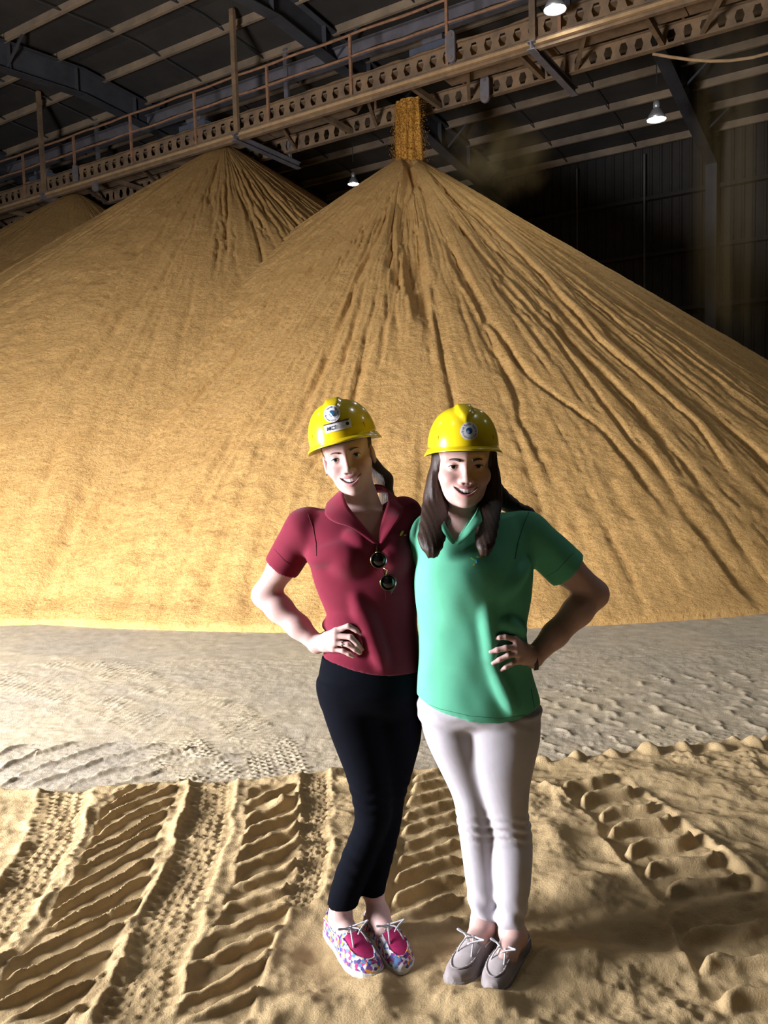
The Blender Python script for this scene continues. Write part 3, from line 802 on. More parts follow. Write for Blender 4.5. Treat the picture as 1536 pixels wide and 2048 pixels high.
        for _ in range(smooth):
            S = np.zeros_like(V); n = np.zeros(len(V), np.float32)
            for a, b in ((0, 1), (1, 2), (2, 3), (3, 0)):
                np.add.at(S, F[:, a], V[F[:, b]]); np.add.at(S, F[:, b], V[F[:, a]]); np.add.at(n, F[:, a], 1); np.add.at(n, F[:, b], 1)
            V = V * .5 + .5 * S / np.maximum(n, 1)[:, None]
        return V, F
def poly_sdf(X, Z, pts):
    d = np.full(np.broadcast(X, Z).shape, 1e9, np.float32); s = np.ones_like(d); n = len(pts)
    for i in range(n):
        a, b = NP(pts[i]), NP(pts[i-1]); e = b - a; wx, wz = X - a[0], Z - a[1]
        t = np.clip((wx * e[0] + wz * e[1]) / (e @ e), 0, 1)
        d = np.minimum(d, (wx - e[0]*t)**2 + (wz - e[1]*t)**2)
        c1 = Z >= a[1]; c2 = Z < b[1]; c3 = e[0] * wz > e[1] * wx
        s = np.where((c1 & c2 & c3) | (~c1 & ~c2 & ~c3), -s, s)
    return s * np.sqrt(d)
def rotm(tilt, turn=0.0, nod=0.0):
    """columns: head x (image right), y (face forward, to the camera), z (up) in world axes"""
    B = NP([[1, 0, 0], [0, -1, 0], [0, 0, 1.0]])                       # handed flip is corrected below
    ct, st = math.cos(tilt), math.sin(tilt); Rt = NP([[ct, 0, -st], [0, 1, 0], [st, 0, ct]])
    cu, su = math.cos(turn), math.sin(turn); Ru = NP([[cu, -su, 0], [su, cu, 0], [0, 0, 1]])
    cn, sn = math.cos(nod), math.sin(nod); Rn = NP([[1, 0, 0], [0, cn, -sn], [0, sn, cn]])
    return Rt @ Ru @ Rn @ B

M_skin = mat('skin', (.6, .42, .36), .5, attr='tone', var=(.93, .91, .91), scale=60, bump=.12, bscale=500, bdist=.001, sub=.12, spec=.35)
M_eye = mat('eye_white', (.72, .70, .70), .25)
M_teeth = mat('tooth', (.80, .77, .73), .3)
M_lash = mat('lash', (.02, .015, .012), .7)
def lips_y(x): return .0945 - 15 * x * x
def zu(x): return -.0600 + 6.5 * x * x
def zl(x): return -.0765 + 22 * x * x
def head_field(f, R, o, S):
    """adds a smiling head to the field; template metres are scaled by S"""
    S = NP(S); Ri = R.T
    lo, hi = o - .20, o + .20
    q = f.sl(lo, hi)
    X = f.xs[q[0]][:, None, None] - o[0]; Y = f.ys[q[1]][None, :, None] - o[1]; Z = f.zs[q[2]][None, None, :] - o[2]
    x = ((Ri[0, 0]*X + Ri[0, 1]*Y + Ri[0, 2]*Z) / S[0]).astype(np.float32); y = ((Ri[1, 0]*X + Ri[1, 1]*Y + Ri[1, 2]*Z) / S[1]).astype(np.float32); z = ((Ri[2, 0]*X + Ri[2, 1]*Y + Ri[2, 2]*Z) / S[2]).astype(np.float32)
    ax = np.abs(x)
    def E(px, c, r):
        a, b, d = (px - c[0]) / r[0], (y - c[1]) / r[1], (z - c[2]) / r[2]
        k0 = np.sqrt(a*a + b*b + d*d); k1 = np.sqrt((a/r[0])**2 + (b/r[1])**2 + (d/r[2])**2)
        return k0 * (k0 - 1) / np.maximum(k1, 1e-6)
    def Cp(px, a, b, ra, rb):
        ab = NP(b) - NP(a); L = ab @ ab
        u, v, w = px - a[0], y - a[1], z - a[2]; t = np.clip((u*ab[0] + v*ab[1] + w*ab[2]) / L, 0, 1)
        return np.sqrt((u-t*ab[0])**2 + (v-t*ab[1])**2 + (w-t*ab[2])**2) - (ra + (rb-ra)*t)
    def smn(a, b, k): h = np.maximum(k - np.abs(a-b), 0); return np.minimum(a, b) - h*h/(4*k)
    def smx(a, b, k): h = np.maximum(k - np.abs(a-b), 0); return np.maximum(a, b) + h*h/(4*k)
    d = E(x, (0, -.02, .035), (.073, .095, .085))
    d = smn(d, E(x, (0, .020, .042), (.062, .060, .058)), .02)
    d = smn(d, E(x, (0, .016, -.035), (.063, .068, .078)), .02)
    d = smn(d, E(x, (0, .036, -.078), (.042, .042, .033)), .025)
    d = smn(d, E(x, (0, .067, -.099), (.019, .017, .014)), .02)
    d = smn(d, E(ax, (.043, .046, -.028), (.024, .027, .022)), .02)
    d = smn(d, E(ax, (.036, .065, -.040), (.018, .015, .016)), .014)
    d = smn(d, Cp(ax, (.0, .078, .018), (.046, .064, .019), .0075, .0065), .024)
    d = smn(d, E(x, (0, .076, -.064), (.034, .018, .026)), .016)
    d = smx(d, -E(ax, (.032, .095, -.002), (.017, .016, .0125)), .014)
    d = smn(d, E(ax, (.032, .0655, -.001), (.0135, .0135, .0135)), .006)
    d = smx(d, -E(ax, (.032, .084, -.002), (.0128, .014, .0047)), .0015)
    d = smn(d, Cp(x, (0, .079, .006), (0, .101, -.033), .0062, .0080), .014)
    d = smn(d, E(x, (0, .1025, -.0350), (.0088, .0082, .0080)), .008)
    d = smn(d, E(ax, (.0120, .0925, -.0385), (.0070, .009, .0064)), .008)
    d = smx(d, -E(ax, (.0062, .097, -.0465), (.0034, .005, .0035)), .003)
    # smiling mouth: opening, then the lips
    cut = np.maximum(np.maximum(zl(x) - z, z - zu(x)), np.maximum(.0795 - 15*x*x - y, ax - .0312))
    d = smx(d, -cut, .002)
    xl = np.clip(x, -.0300, .0300); tp = 1 - .55 * (np.abs(xl) / .0300) ** 2
    up = np.sqrt((x-xl)**2 + (y - lips_y(xl) + .0018)**2 + (z - zu(xl) - .0028)**2) - .0040 * tp
    lw = np.sqrt((x-xl)**2 + (y - lips_y(xl) + .0010)**2 + (z - zl(xl) + .0034)**2) - .0048 * tp
    d = smn(d, np.minimum(up, lw), .004)
    d = smn(d, E(ax, (.0735, -.008, -.014), (.0075, .017, .029)), .006)
    d = smx(d, -E(ax, (.081, -.002, -.008), (.004, .009, .016)), .004)
    d = d * S.min()
    a = f.D[q]; k = .02; h = np.maximum(k - np.abs(a-d), 0); f.D[q] = np.minimum(a, d) - h*h/(4*k)
def head_local(V, R, o, S): return ((V - o) @ R) / NP(S)
def H2W(p, R, o, S): return o + R @ (NP(p, float) * NP(S))
def skin_colors(V, R, o, S, base, lip, nails):
    C = np.tile(NP(base, np.float32), (len(V), 1))
    C *= (.96 + .08 * fbm(V[:, 0] * 14, V[:, 2] * 14 + V[:, 1] * 9, 3, 3))[:, None]
    h = head_local(V, R, o, S); near = np.abs(h).max(1) < .13
    x, y, z = h.T; ax = np.abs(x)
    def mixc(m, c):
        m = np.clip(m * near, 0, 1)[:, None]; C[:] = C * (1 - m) + NP(c)[None] * m
    blush = np.exp(-(((ax - .043) / .018)**2 + ((z + .037) / .018)**2)) * (y > .02)
    mixc(.35 * blush, (base[0], base[1] * .72, base[2] * .74))
    xl = np.clip(x, -.0300, .0300); tp = 1 - .5 * (np.abs(xl) / .0300) ** 2
    up = np.sqrt((x-xl)**2 + (y - lips_y(xl) + .0018)**2 + (z - zu(xl) - .0026)**2); lw = np.sqrt((x-xl)**2 + (y - lips_y(xl) + .001)**2 + (z - zl(xl) + .0034)**2)
    mixc(ss(.0062, .0045, np.minimum(up, lw * .92) / tp), lip)
    inm = (z > zl(x) + .001) & (z < zu(x) - .001) & (ax < .029) & (y > .06) & (y < lips_y(x) - .006)
    mixc(inm * 1.0, (.10, .02, .02))
    nos = np.exp(-(((ax - .0062)/.0022)**2 + ((z + .0465)/.0018)**2)) * (y > .085)
    mixc(.5 * nos, (.2, .08, .06))
    for p, r in nails:
        dd = np.linalg.norm(V - p, axis=1); m = ss(r, r * .7, dd)[:, None]; C[:] = C * (1 - m) + NP((.62, .40, .38))[None] * m
    return C
def add_face_parts(root, R, o, S, iris, brow, browth):
    def ball(c, r, n=20, flat=1.0):
        V = []; F = []
        for i in range(n + 1):
            a = math.pi * i / n
            for k in range(n): V.append(H2W((c[0] + r*math.sin(a)*math.cos(2*math.pi*k/n), c[1] + r*math.cos(a)*flat, c[2] + r*math.sin(a)*math.sin(2*math.pi*k/n)), R, o, S))
        F = [(i*n+k, i*n+(k+1) % n, (i+1)*n+(k+1) % n, (i+1)*n+k) for i in range(n) for k in range(n)]
        return V, F
    for sx in (-1, 1):
        c = (sx * .032, .0652, -.001); V, F = ball(c, .0126)
        e = obj('eyeball', V, F, M_eye, root, True)
        # iris and pupil as shallow caps on the ball
        for nm, rad, col, ro in (('iris', .0058, iris, .2), ('pupil', .0027, (.005, .005, .005), .1)):
            V = []; n = 20; lift = .0128 if nm == 'iris' else .0130
            for i in range(5):
                rr = rad * i / 4
                for k in range(n):
                    xx, zz = rr*math.cos(2*math.pi*k/n), rr*math.sin(2*math.pi*k/n)
                    V.append(H2W((c[0] + xx, c[1] + math.sqrt(lift**2 - xx*xx - zz*zz), c[2] + zz), R, o, S))
            F = [(i*n+k, i*n+(k+1) % n, (i+1)*n+(k+1) % n, (i+1)*n+k) for i in range(4) for k in range(n)]
            obj(nm, V, F, mat(nm, col, ro), e, True)
        pts = [(sx*.032 + .0135*t, .0655 + math.sqrt(max(.0142**2 - (.0135*t)**2, 1e-6)) * .97, -.002 + .0052 * (1 - t*t) ** .7) for t in np.linspace(-1, 1, 11)]
        MB().tube([H2W(p, R, o, S) for p in pts], [.0006 + .0009 * (1 - abs(t)) ** .5 for t in np.linspace(-1, 1, 11)], 6).build('eyelash', M_lash, root, True)
        pts = [(sx * (.0145 + .035 * t), .0875 - .004*t - .016 * t * t, .0150 + .0060 * math.sin(t * math.pi * .86) - .003 * t) for t in np.linspace(0, 1, 12)]
        MB().tube([H2W(p, R, o, S) for p in pts], [browth * (1 - .75 * t ** 1.5) for t in np.linspace(0, 1, 12)], 8).build('eyebrow', brow, root, True)
    xs = NP([-.0225, -.0175, -.0128, -.0082, 0.0, .0082, .0128, .0175, .0225]); ed = [-.0255, -.0205, -.0152, -.0102, -.0051 - .0, .0]
    edges = [-.0292, -.0222, -.0160, -.0095, 0, .0095, .0160, .0222, .0292]
    V = []; F = []
    for a, b in zip(edges[:-1], edges[1:]):
        bs = len(V); n = 5
        for i in range(n):
            t = i / (n - 1); x = a + (b - a) * t; bul = .0003 * (1 - (2*t - 1)**6)
            y = lips_y(x) - .0052 + bul
            zt = zu(x) + .003; zb = max(zl(x) + .0016, zu(x) - .0118) + .0009 * (2*t-1)**4
            for j in range(4):
                w = j / 3; V.append(H2W((x, y + .0006 * math.sin(math.pi * w), zt + (zb - zt) * w), R, o, S))
        F += [(bs + i*4 + j, bs + i*4 + j + 1, bs + (i+1)*4 + j + 1, bs + (i+1)*4 + j) for i in range(n - 1) for j in range(3)]
    obj('teeth', V, F, M_teeth, root, True)

# ---- hard hats
M_hat = mat('yellow_plastic', (.80, .60, .012), .22, spec=.5, coat=.3)
M_band = mat('dark_suspension', (.03, .025, .022), .7)
M_white = mat('sticker_white', (.80, .80, .82), .4)
M_ink = mat('navy_ink', (.012, .015, .07), .5)
M_globe = mat('globe_blue', (.02, .07, .32), .4, var=(.03, .17, .22), scale=60)
M_globe2 = mat('globe_light', (.30, .48, .80), .4)
M_brown = mat('brown_bar', (.045, .015, .012), .5)
M_greyprint = mat('grey_print', (.30, .30, .36), .6)
HA, HB, HH = .1035, .127, .119
def dome_y(x, z):
    s = np.clip(z / HH, 0, .999) ** (1 / .92); rho = np.cos(np.arcsin(s)) ** .80
    return HB * np.sqrt(np.maximum(rho ** 2 - (x / HA) ** 2, 1e-6))
def text_mesh(body, size):
    cu = bpy.data.curves.new('t', 'FONT'); cu.body = body; cu.size = size; cu.align_x = 'CENTER'; cu.resolution_u = 3
    cu.offset = size * .02
    t = bpy.data.objects.new('t', cu); COL.objects.link(t)
    me = bpy.data.meshes.new_from_object(t.evaluated_get(bpy.context.evaluated_depsgraph_get()))
    V = NP([v.co[:] for v in me.vertices]) if len(me.vertices) else np.zeros((0, 3)); F = [list(p.vertices) for p in me.polygons]
    bpy.data.objects.remove(t); bpy.data.curves.remove(cu); bpy.data.meshes.remove(me)
    return V, F
def hard_hat(R, o, label, two):
    root = empty('hard_hat', tuple(o)); tag(root, label, 'hard hat', 'yellow hard hats')
    loc = lambda p: (R @ NP(p, float))
    n, m = 96, 40; V = []; F = []
    for i in range(m + 1):
        ph = math.pi / 2 * i / m
        for k in range(n):
            th = 2 * math.pi * k / n; cy, sx = math.cos(th), math.sin(th)
            rho = math.cos(ph) ** .80 if i < m else 0.0; z = HH * math.sin(ph) ** .92
            x = HA * rho * sx; y = HB * rho * cy
            w = .030 * float(ss(.50, 1.05, ph if cy > 0 else 1.2)) + 1e-4
            lift = .009 * float(ss(w, w * .55, abs(x))) * float(ss(.45, .85, ph if cy > 0 else ph + .2))
            side = 0.0
            fl = 1 + .02 * math.cos(ph) ** 12
            V.append(loc((x * fl, y * fl, z + lift + side)))
    F = [(i*n+k, i*n+(k+1) % n, (i+1)*n+(k+1) % n, (i+1)*n+k) for i in range(m) for k in range(n)]
    me = np_mesh('shell', V, F); sh = link('shell', me, M_hat, root, True)
    md = sh.modifiers.new('thick', 'SOLIDIFY'); md.thickness = .0025; md.offset = -1
    # brim with turned lip
    V = []; F = []; prof = [(0, 0.0, .0035), (.25, -.0, .001), (.6, -.002, 0), (.9, -.004, 0), (1, -.009, 0), (.97, -.010, 0), (.85, -.007, 0), (.2, -.004, 0), (-.05, -.004, 0)]
    for t, dz, up in prof:
        for k in range(n):
            th = 2 * math.pi * k / n; cy, sx = math.cos(th), math.sin(th)
            e = .011 + .030 * max(cy, 0) ** 2.2 + .004 * max(-cy, 0)
            zb = .003 - .022 * (1 - max(cy, 0) ** 1.2) * (.55 + .45 * abs(sx))
            V.append(loc(((HA * 1.02 + e * t) * sx, (HB * 1.02 + e * t * (1.0 if cy > 0 else 1)) * cy, zb * (.35 + .65 * min(max(t, 0), 1)) + dz + up)))
    F = [(i*n+k, (i+1)*n+k, (i+1)*n+(k+1) % n, i*n+(k+1) % n) for i in range(len(prof) - 1) for k in range(n)]
    obj('brim', V, F, M_hat, root, True)
    pts = [loc((.093 * math.sin(a), .112 * math.cos(a), -.004)) for a in np.linspace(0, 2*math.pi, 40, endpoint=False)]
    MB().tube(pts, .009, 6, closed=True).build('headband', M_band, root, True)
    for sx in (-1, 1):      # accessory slots
        y = float(dome_y(.078, .026)); q = MB().box((-.0022, -.004, -.008), (.0022, .003, .008)); q.V = [loc(NP(v) + NP([sx * .078, y, .026])) for v in q.V]; q.build('slot', M_hat, root)
    def onto(P2, cx, cz, lift, ang=0.0):
        out = []
        for p in P2:
            x = cx + p[0]*math.cos(ang) - p[1]*math.sin(ang); z = cz + p[0]*math.sin(ang) + p[1]*math.cos(ang)
            ph = math.asin(min(max(z / HH, 0), .999) ** (1/.92)); w = .030 * float(ss(.50, 1.05, ph)) + 1e-4
            lf = .009 * float(ss(w, w * .55, abs(x))) * float(ss(.45, .85, ph))
            out.append(loc((x, float(dome_y(x, z - lf)) * 1.02 + lift, z)))
        return out
    def disc(name, r, cx, cz, lift, m_, par, sq=1.0):
        P2 = [(0, 0)] + [(r*j/4*math.cos(a), sq*r*j/4*math.sin(a)) for j in range(1, 5) for a in np.linspace(0, 2*math.pi, 28, endpoint=False)]
        F = [(0, 1 + k, 1 + (k+1) % 28) for k in range(28)] + [(1+28*j+k, 1+28*(j+1)+k, 1+28*(j+1)+(k+1) % 28, 1+28*j+(k+1) % 28) for j in range(3) for k in range(28)]
        return obj(name, onto(P2, cx, cz, lift), F, m_, par, True)
    cx, cz = (-.004, .080) if two else (.006, .047)
    r = .0255
    stk = disc('round_sticker', r, cx, cz, .0012, M_white, root)
    disc('globe_print', .0092, cx, cz + .001, .0018, M_globe, stk); disc('globe_print', .0042, cx - .0035, cz - .002, .0022, M_globe2, stk)
    def arc_text(txt, rad, a0, up, size):
        Vv, Ff = [], []; adv = size * .55
        tot = len(txt) * adv / rad
        for i, ch in enumerate(txt):
            if ch == ' ': continue
            a = a0 + (tot/2 - (i + .5) * adv / rad) * (1 if up else -1)
            V, F = text_mesh(ch, size)
            if not len(V): continue
            b = len(Vv)
            for v in V:
                rr = rad + (v[1] - size * .3) * (1 if up else -1); da = -v[0] / rad * (1 if up else -1)
                Vv.append((rr * math.cos(a + da), rr * math.sin(a + da)))
            Ff += [[q + b for q in f] for f in F]
        return Vv, Ff
    P2, F2 = arc_text('Blue Earth Energy', .0195, math.pi/2, True, .0074); obj('lettering', onto(P2, cx, cz, .0018), F2, M_ink, stk)
    P2, F2 = arc_text('Sioux City Iowa', .0200, -math.pi/2, False, .0062); obj('lettering', onto(P2, cx, cz, .0018), F2, M_ink, stk)
    if two:
        bx, bz = .005, .0405
        def rect(name, x0, x1, z0, z1, lift, m_, par):
            nx = 12; P2 = [(x0 + (x1-x0)*i/nx, z) for i in range(nx+1) for z in (z0, z1)]
            return obj(name, onto(P2, bx, bz, lift), [(2*i, 2*i+2, 2*i+3, 2*i+1) for i in range(nx)], m_, par, True)
        lb = rect('name_sticker', -.040, .040, -.0125, .0125, .0014, M_white, root)
        rect('brown_stripe', -.041, .037, .0105, .0140, .0019, M_brown, lb)
        V, F = text_mesh('MCS', .0150); V = [(v[0]*1.05 - .020 + .25*v[1], v[1] - .0062) for v in V]; obj('lettering', onto(V, bx, bz, .0020), F, M_ink, lb)
        for j in range(4): rect('print_line', .0005, .021 - .003*(j % 2), .0058 - j*.0042, .0072 - j*.0042, .0019, M_greyprint, lb)
        n0 = 14; P2 = [(.030 + .0048*math.cos(a), .0005 + .0052*math.sin(a)) for a in np.linspace(0, 2*math.pi, n0, endpoint=False)]
        obj('emblem', onto(P2, bx, bz, .0020), [tuple(range(n0))], M_ink, lb)
    return root

# ---- shoes
M_lace = mat('lace', (.52, .53, .55), .7, bump=.3, bscale=600, bdist=.001)
def boat_shoe(root, heel, toe, zg, upper, plate, solem, mirror, L=.262):
    heel = NP(heel); toe = NP(toe); d = toe - heel; d = d / math.hypot(d[0], d[1]); s = NP([-d[1], d[0]]) * -1
    sc = L / .255
    Rm = NP([[s[0], d[0], 0], [s[1], d[1], 0], [0, 0, 1.0]]); o = NP([heel[0], heel[1], zg])
    tw = lambda p: o + Rm @ (NP(p, float) * sc)
    ys = NP([-.002, .0, .012, .04, .09, .14, .185, .22, .245, .257, .260]); hw = NP([.004, .018, .030, .0345, .034, .040, .0445, .041, .029, .012, .004])
    cxs = NP([0, 0, 0, 0, .003, .006, .006, .002, -.003, -.005, -.005]) * mirror
    hh = NP([.055, .072, .074, .068, .060, .074, .064, .050, .040, .030, .022])
    f = Field(np.arange(-.07, .071, .0026), np.arange(-.02, .285, .0028), np.arange(-.008, .105, .0026))
    def W_(y): return np.interp(y, ys, hw), np.interp(y, ys, cxs), np.interp(y, ys, hh)
    def up(X, Y, Z):
        w, c, h = [a.astype(np.float32) for a in W_(Y)]
        zz = np.maximum(Z - .012, 0) / np.maximum(h - .012, .004)
        q = (np.abs((X - c) / w) ** 2.6 + zz ** 2.6) ** (1/2.6)
        return np.maximum(np.maximum((q - 1) * .03, -Z + .006), np.maximum(-.001 - Y, Y - .258))
    f.op((-.1,-.1,-.1), (.1,.3,.2), up, 'add', 0)
    f.ell((0, .062, .080), (.0270, .060, .050), .006, 'sub')
    f.ell((.003 * mirror, .105, .082), (.024, .04, .030), .006, 'sub')
    V, F = f.mesh(1)
    # colour zones: the moccasin plate on the toe, the rest of the upper
    px, py, pz = V.T; cxl = np.interp(py, ys, cxs); wl = np.interp(py, ys, hw)
    on = ((py > .142) & (py < .236) & (np.abs(px - cxl) < np.minimum(wl * .68, .030 * np.sqrt(np.clip((.240 - py) / .04, 0, 1))))).astype(np.float32)
    sh = obj('shoe', [tw(p) for p in V], F, upper, root, True); sh.data.materials.append(plate)
    fm = on[F].mean(1) > .5; mi = np.zeros(len(F), np.int32); mi[fm] = 1; sh.data.polygons.foreach_set('material_index', mi)
    sh.data.update()
    # sole
    n = 44; yy = (1 - np.cos(np.linspace(0, math.pi, n))) / 2 * .262 - .002; w, c, _ = W_(yy); w = w + .0035
    out = [(c[i] + w[i], yy[i]) for i in range(n)] + [(c[i] - w[i], yy[i]) for i in range(n - 1, -1, -1)]
    N_ = len(out); V = []; F = []
    for z, g in ((-.002, .97), (.004, 1.0), (.013, 1.0), (.018, .975)):
        V += [tw((x * g, .13 + (y - .13) * g, z)) for x, y in out]
    for l in range(3): F += [(l*N_+i, l*N_+(i+1) % N_, (l+1)*N_+(i+1) % N_, (l+1)*N_+i) for i in range(N_)]
    F += [tuple(range(N_))[::-1], tuple(3*N_ + i for i in range(N_))]
    obj('sole', V, F, solem, sh)
    # moccasin seam
    def top(x, y):
        w, c, h = W_(NP([y])); q = max(1 - abs((x - c[0]) / w[0]) ** 2.6, 0) ** (1/2.6); return .012 + (h[0] - .012) * q
    seam = []
    for t in np.linspace(-1, 1, 25):
        y = .238 - .095 * abs(t) ** 2.2; c = np.interp(y, ys, cxs); w = np.interp(y, ys, hw)
        x = c + np.sign(t) * min(w * .70, .031) * min(abs(t) * 1.6, 1) ** .7; seam.append(tw((x, y, top(x, y) + .001)))
    MB().tube(seam, .0028, 6).build('seam', upper if upper is not plate else solem, sh, True)
    for i in range(2, 23, 2):
        MB().tube([seam[i] + Rm @ NP([-.0035, 0, .001]), seam[i] + Rm @ NP([.0035, 0, .001])], .0012, 5).build('stitch', M_lace, sh, True)
    # side cord and bow
    for sx in (-1, 1):
        pts = []
        for y in np.linspace(.012, .128, 14):
            c = np.interp(y, ys, cxs); w = np.interp(y, ys, hw); z = .050 + .004 * math.sin(y * 60); h = np.interp(y, ys, hh)
            x = w * (max(1 - (max(z - .012, 0) / (h - .012)) ** 2.6, .05)) ** (1/2.6); pts.append(tw((c + sx * (x + .0015), y, z)))
        MB().tube(pts, .0019, 6).build('cord', M_lace, sh, True)
    zk = top(.004 * mirror, .136) + .006; kx, ky = .004 * mirror, .134
    lp = MB()
    for sx in (-1, 1):
        lp.tube([tw((kx + sx * .046 * math.sin(t) ** 1 * (.6 + .4 * math.sin(t)), ky - .004 + .044 * (1 - math.cos(t)) * .5 * (1 if sx < 0 else .6) + .010 * math.sin(2*t), zk + .016 * math.sin(t))) for t in np.linspace(0.05, math.pi - .05, 16)], .0026, 6)
        lp.tube([tw((kx, ky, zk)), tw((kx + sx * .012, ky + .022, zk + .006)), tw((kx + sx * .019, ky + .042, zk - .006)), tw((kx + sx * .023, ky + .056, zk - .020))], .0025, 6)
        lp.tube([tw((kx - sx * .018, ky - .010, zk - .006)), tw((kx, ky - .004, zk)), tw((kx + sx * .018, ky + .008, zk - .007))], .0021, 6)
    lp.tube([tw((kx - .005, ky, zk + .001)), tw((kx + .005, ky, zk + .001))], .0045, 8)
    lp.build('lace_bow', M_lace, sh, True)
    return sh

# ---- figures
def rows_px(rows, Yc):
    """(py, px_left, px_right, half_depth, dY) -> (z, cx, cy, rx, ry)"""
    out = []
    for py, a, b, ry, dy in rows:
        l, r = P(a, py, Yc + dy), P(b, py, Yc + dy); out.append(((l[2] + r[2]) / 2, (l[0] + r[0]) / 2, Yc + dy, (r[0] - l[0]) / 2, ry))
    return sorted(out)
def front_y(rows, x, z, n=2.2):
    A = NP(rows); cx, cy, rx, ry = [np.interp(z, A[:, 0], A[:, i]) for i in range(1, 5)]
    q = max(1 - abs((x - cx) / rx) ** n, 0.0) ** (1 / n); return cy - ry * q
def on_front(rows, px, py, lift, Y0, back=None):
    Y = Y0
    for _ in range(4):
        p = P(px, py, Y); Y = front_y(rows, p[0], p[2]) - lift
    return P(px, py, Y)
def strip_mesh(name, A, B, m_, parent, th=.004):
    """a leaf between two edge lines, with thickness"""
    A = NP(A); B = NP(B); n = len(A); mid = (A + B) / 2
    R_ = [A, A * .35 + B * .65 + NP([0, -.004, .002]), B]; V = np.concatenate(R_)
    F = [(j*n+i, j*n+i+1, (j+1)*n+i+1, (j+1)*n+i) for j in range(2) for i in range(n - 1)]
    o = obj(name, V, F, m_, parent, True)
    sb = o.modifiers.new('smooth', 'SUBSURF'); sb.levels = 2; sb.render_levels = 2
    md = o.modifiers.new('thick', 'SOLIDIFY'); md.thickness = th; md.offset = 0
    return o

def build_person(c):
    Y0 = c['Y']; torso = rows_px(c['torso'], Y0)
    R, S = c['R'], c['S']
    o = P(*c['eye'], Y0 + c['headY']) ; c['o'] = o - R @ (NP([0, .07, 0]) * NP(S)) * 0 
    o = c['o']
    arms = c['arms']; hipz = P(768, c['pelvis'][1][0], Y0)[2]
    # ------- body
    hx = [(o[0] - .10, o[0] + .10)]; hz = [(o[2] - .15, o[2] + .02)]
    w0 = NP(arms[0]['w']); hx.append((w0[0] - .03 - (.10 if c['handdir'] < 0 else 0), w0[0] + .03 + (.10 if c['handdir'] > 0 else 0))); hz.append((w0[2] - .06, w0[2] + .05))
    hy = [(o[1] - .125, o[1] + .01), (w0[1] - .10, w0[1] + .05)]
    lo = NP([min(a['e'][0] for a in arms) - .12, Y0 - .34, -.02]); hi = NP([max(a['e'][0] for a in arms) + .12, Y0 + .36, o[2] + .15])
    lo[0] = min(lo[0], torso[0][1] - .25); hi[0] = max(hi[0], torso[0][1] + .25)
    f = Field(axis(lo[0], hi[0], .0024, .008, hx), axis(lo[1], hi[1], .0024, .008, hy), axis(lo[2], hi[2], .0024, .008, hz))
    f.loft([t_ for t_ in torso if t_[0] > hipz], .02, off=-.016)
    for leg in c['legs']: f.loft(rows_px(leg, Y0), .02, off=-.010)
    f.chain([c['neck0'], H2W((0, -.022, -.055), R, o, S)], [c['neckr'] * 1.08, c['neckr']], .025)
    for a in arms:
        f.chain([c['neck0'] + NP([0, .02, -.035]), a['s']], [.045, .044], .03)
        f.chain([a['s'], a['s'] * .45 + a['e'] * .55, a['e']], [a['r'][0], a['r'][1], a['r'][2]], .02)
        f.chain([a['e'], a['e'] * .72 + a['w'] * .28, a['e'] * .35 + a['w'] * .65, a['w']], [a['r'][2], a['r'][3], a['r'][4], a['r'][5]], .02)
    nails = []
    for a in arms:
        w = NP(a['w'])
        for i, fg in enumerate(a['fingers']):
            K, Pp, T = [NP(q) for q in fg]
            f.chain([w, w * .45 + K * .55, K], [a['r'][5] * .80, .0135, .0105], .014)
            r = (.0083, .0088, .0083, .0073)[i]
            Dd = Pp * .42 + T * .58 + NP([0, -.003, .001])
            f.chain([K, Pp, Dd, T], [r * 1.06, r, r * .92, r * .80], .004)
            nails.append((T * .9 + Dd * .1 + NP([0, -r * .85, r * .3]), .0055))
        if a.get('thumb'):
            t = [NP(q) for q in a['thumb']]; f.chain([w] + t, [a['r'][5] * .8] + [.013, .0105, .0085][:len(t)], .014)
    for ft in c['feet']:
        ank, heel, toe, hemc = [NP(q, float) for q in ft]
        f.chain([hemc + NP([0, 0, .04]), hemc, ank], [.027, .029, .032], .02); f.chain([ank, heel], [.030, .026], .02); f.chain([ank, toe * .5 + ank * .5 - NP([0, 0, .006]), toe], [.032, .029, .020], .02)
    head_field(f, R, o, S)
    V, F = f.mesh(1)
    body = obj('person', V, F, M_skin, None, True)
    col_attr(body.data, 'tone', skin_colors(V, R, o, S, c['skin'], c['lip'], nails))
    tag(body, c['label'], 'person')
    add_face_parts(body, R, o, S, c['iris'], c['browmat'], c['browth'])
    # ------- shirt
    st_ = .0048
    zs0 = min(r[0] for r in torso) - .03
    f = Field(np.arange(lo[0], hi[0], st_), np.arange(Y0 - .22, Y0 + .34, st_), np.arange(zs0, c['neck0'][2] + .10, st_))
    f.loft(torso, .02, off=0)
    for px, py, r3, lift, kk in c['bust']:
        q = on_front(torso, px, py, lift, Y0); f.ell(q + NP([0, r3[1] * .55, 0]), r3, kk)
    for a in arms:
        f.chain([c['neck0'] + NP([0, .022, -.045]), a['s'] + NP([0, 0, -.004])], [.056, .058], .05)
    for a in arms:
        s0, e = NP(a['s']), NP(a['e']); end = s0 + (e - s0) * a['sleeve']
        f.cap(s0 - (e - s0) * .05, end, .064, a['sr'], .018, flat=True)
        f.cap(end - (e - s0) * .07, end + (e - s0) * .3, a['sr'] - .013, a['sr'] - .010, .002, 'sub', pad=.05)
    for seg in c['folds']:
        a_, b_, r0 = seg; ns = 7
        pts = [on_front(torso, a_[0] + (b_[0] - a_[0]) * i / ns, a_[1] + (b_[1] - a_[1]) * i / ns, -.004, Y0) for i in range(ns + 1)]
        f.chain(pts, [r0 * (.35 + .65 * math.sin(math.pi * (i + .5) / (ns + 1))) for i in range(ns + 1)], .035)
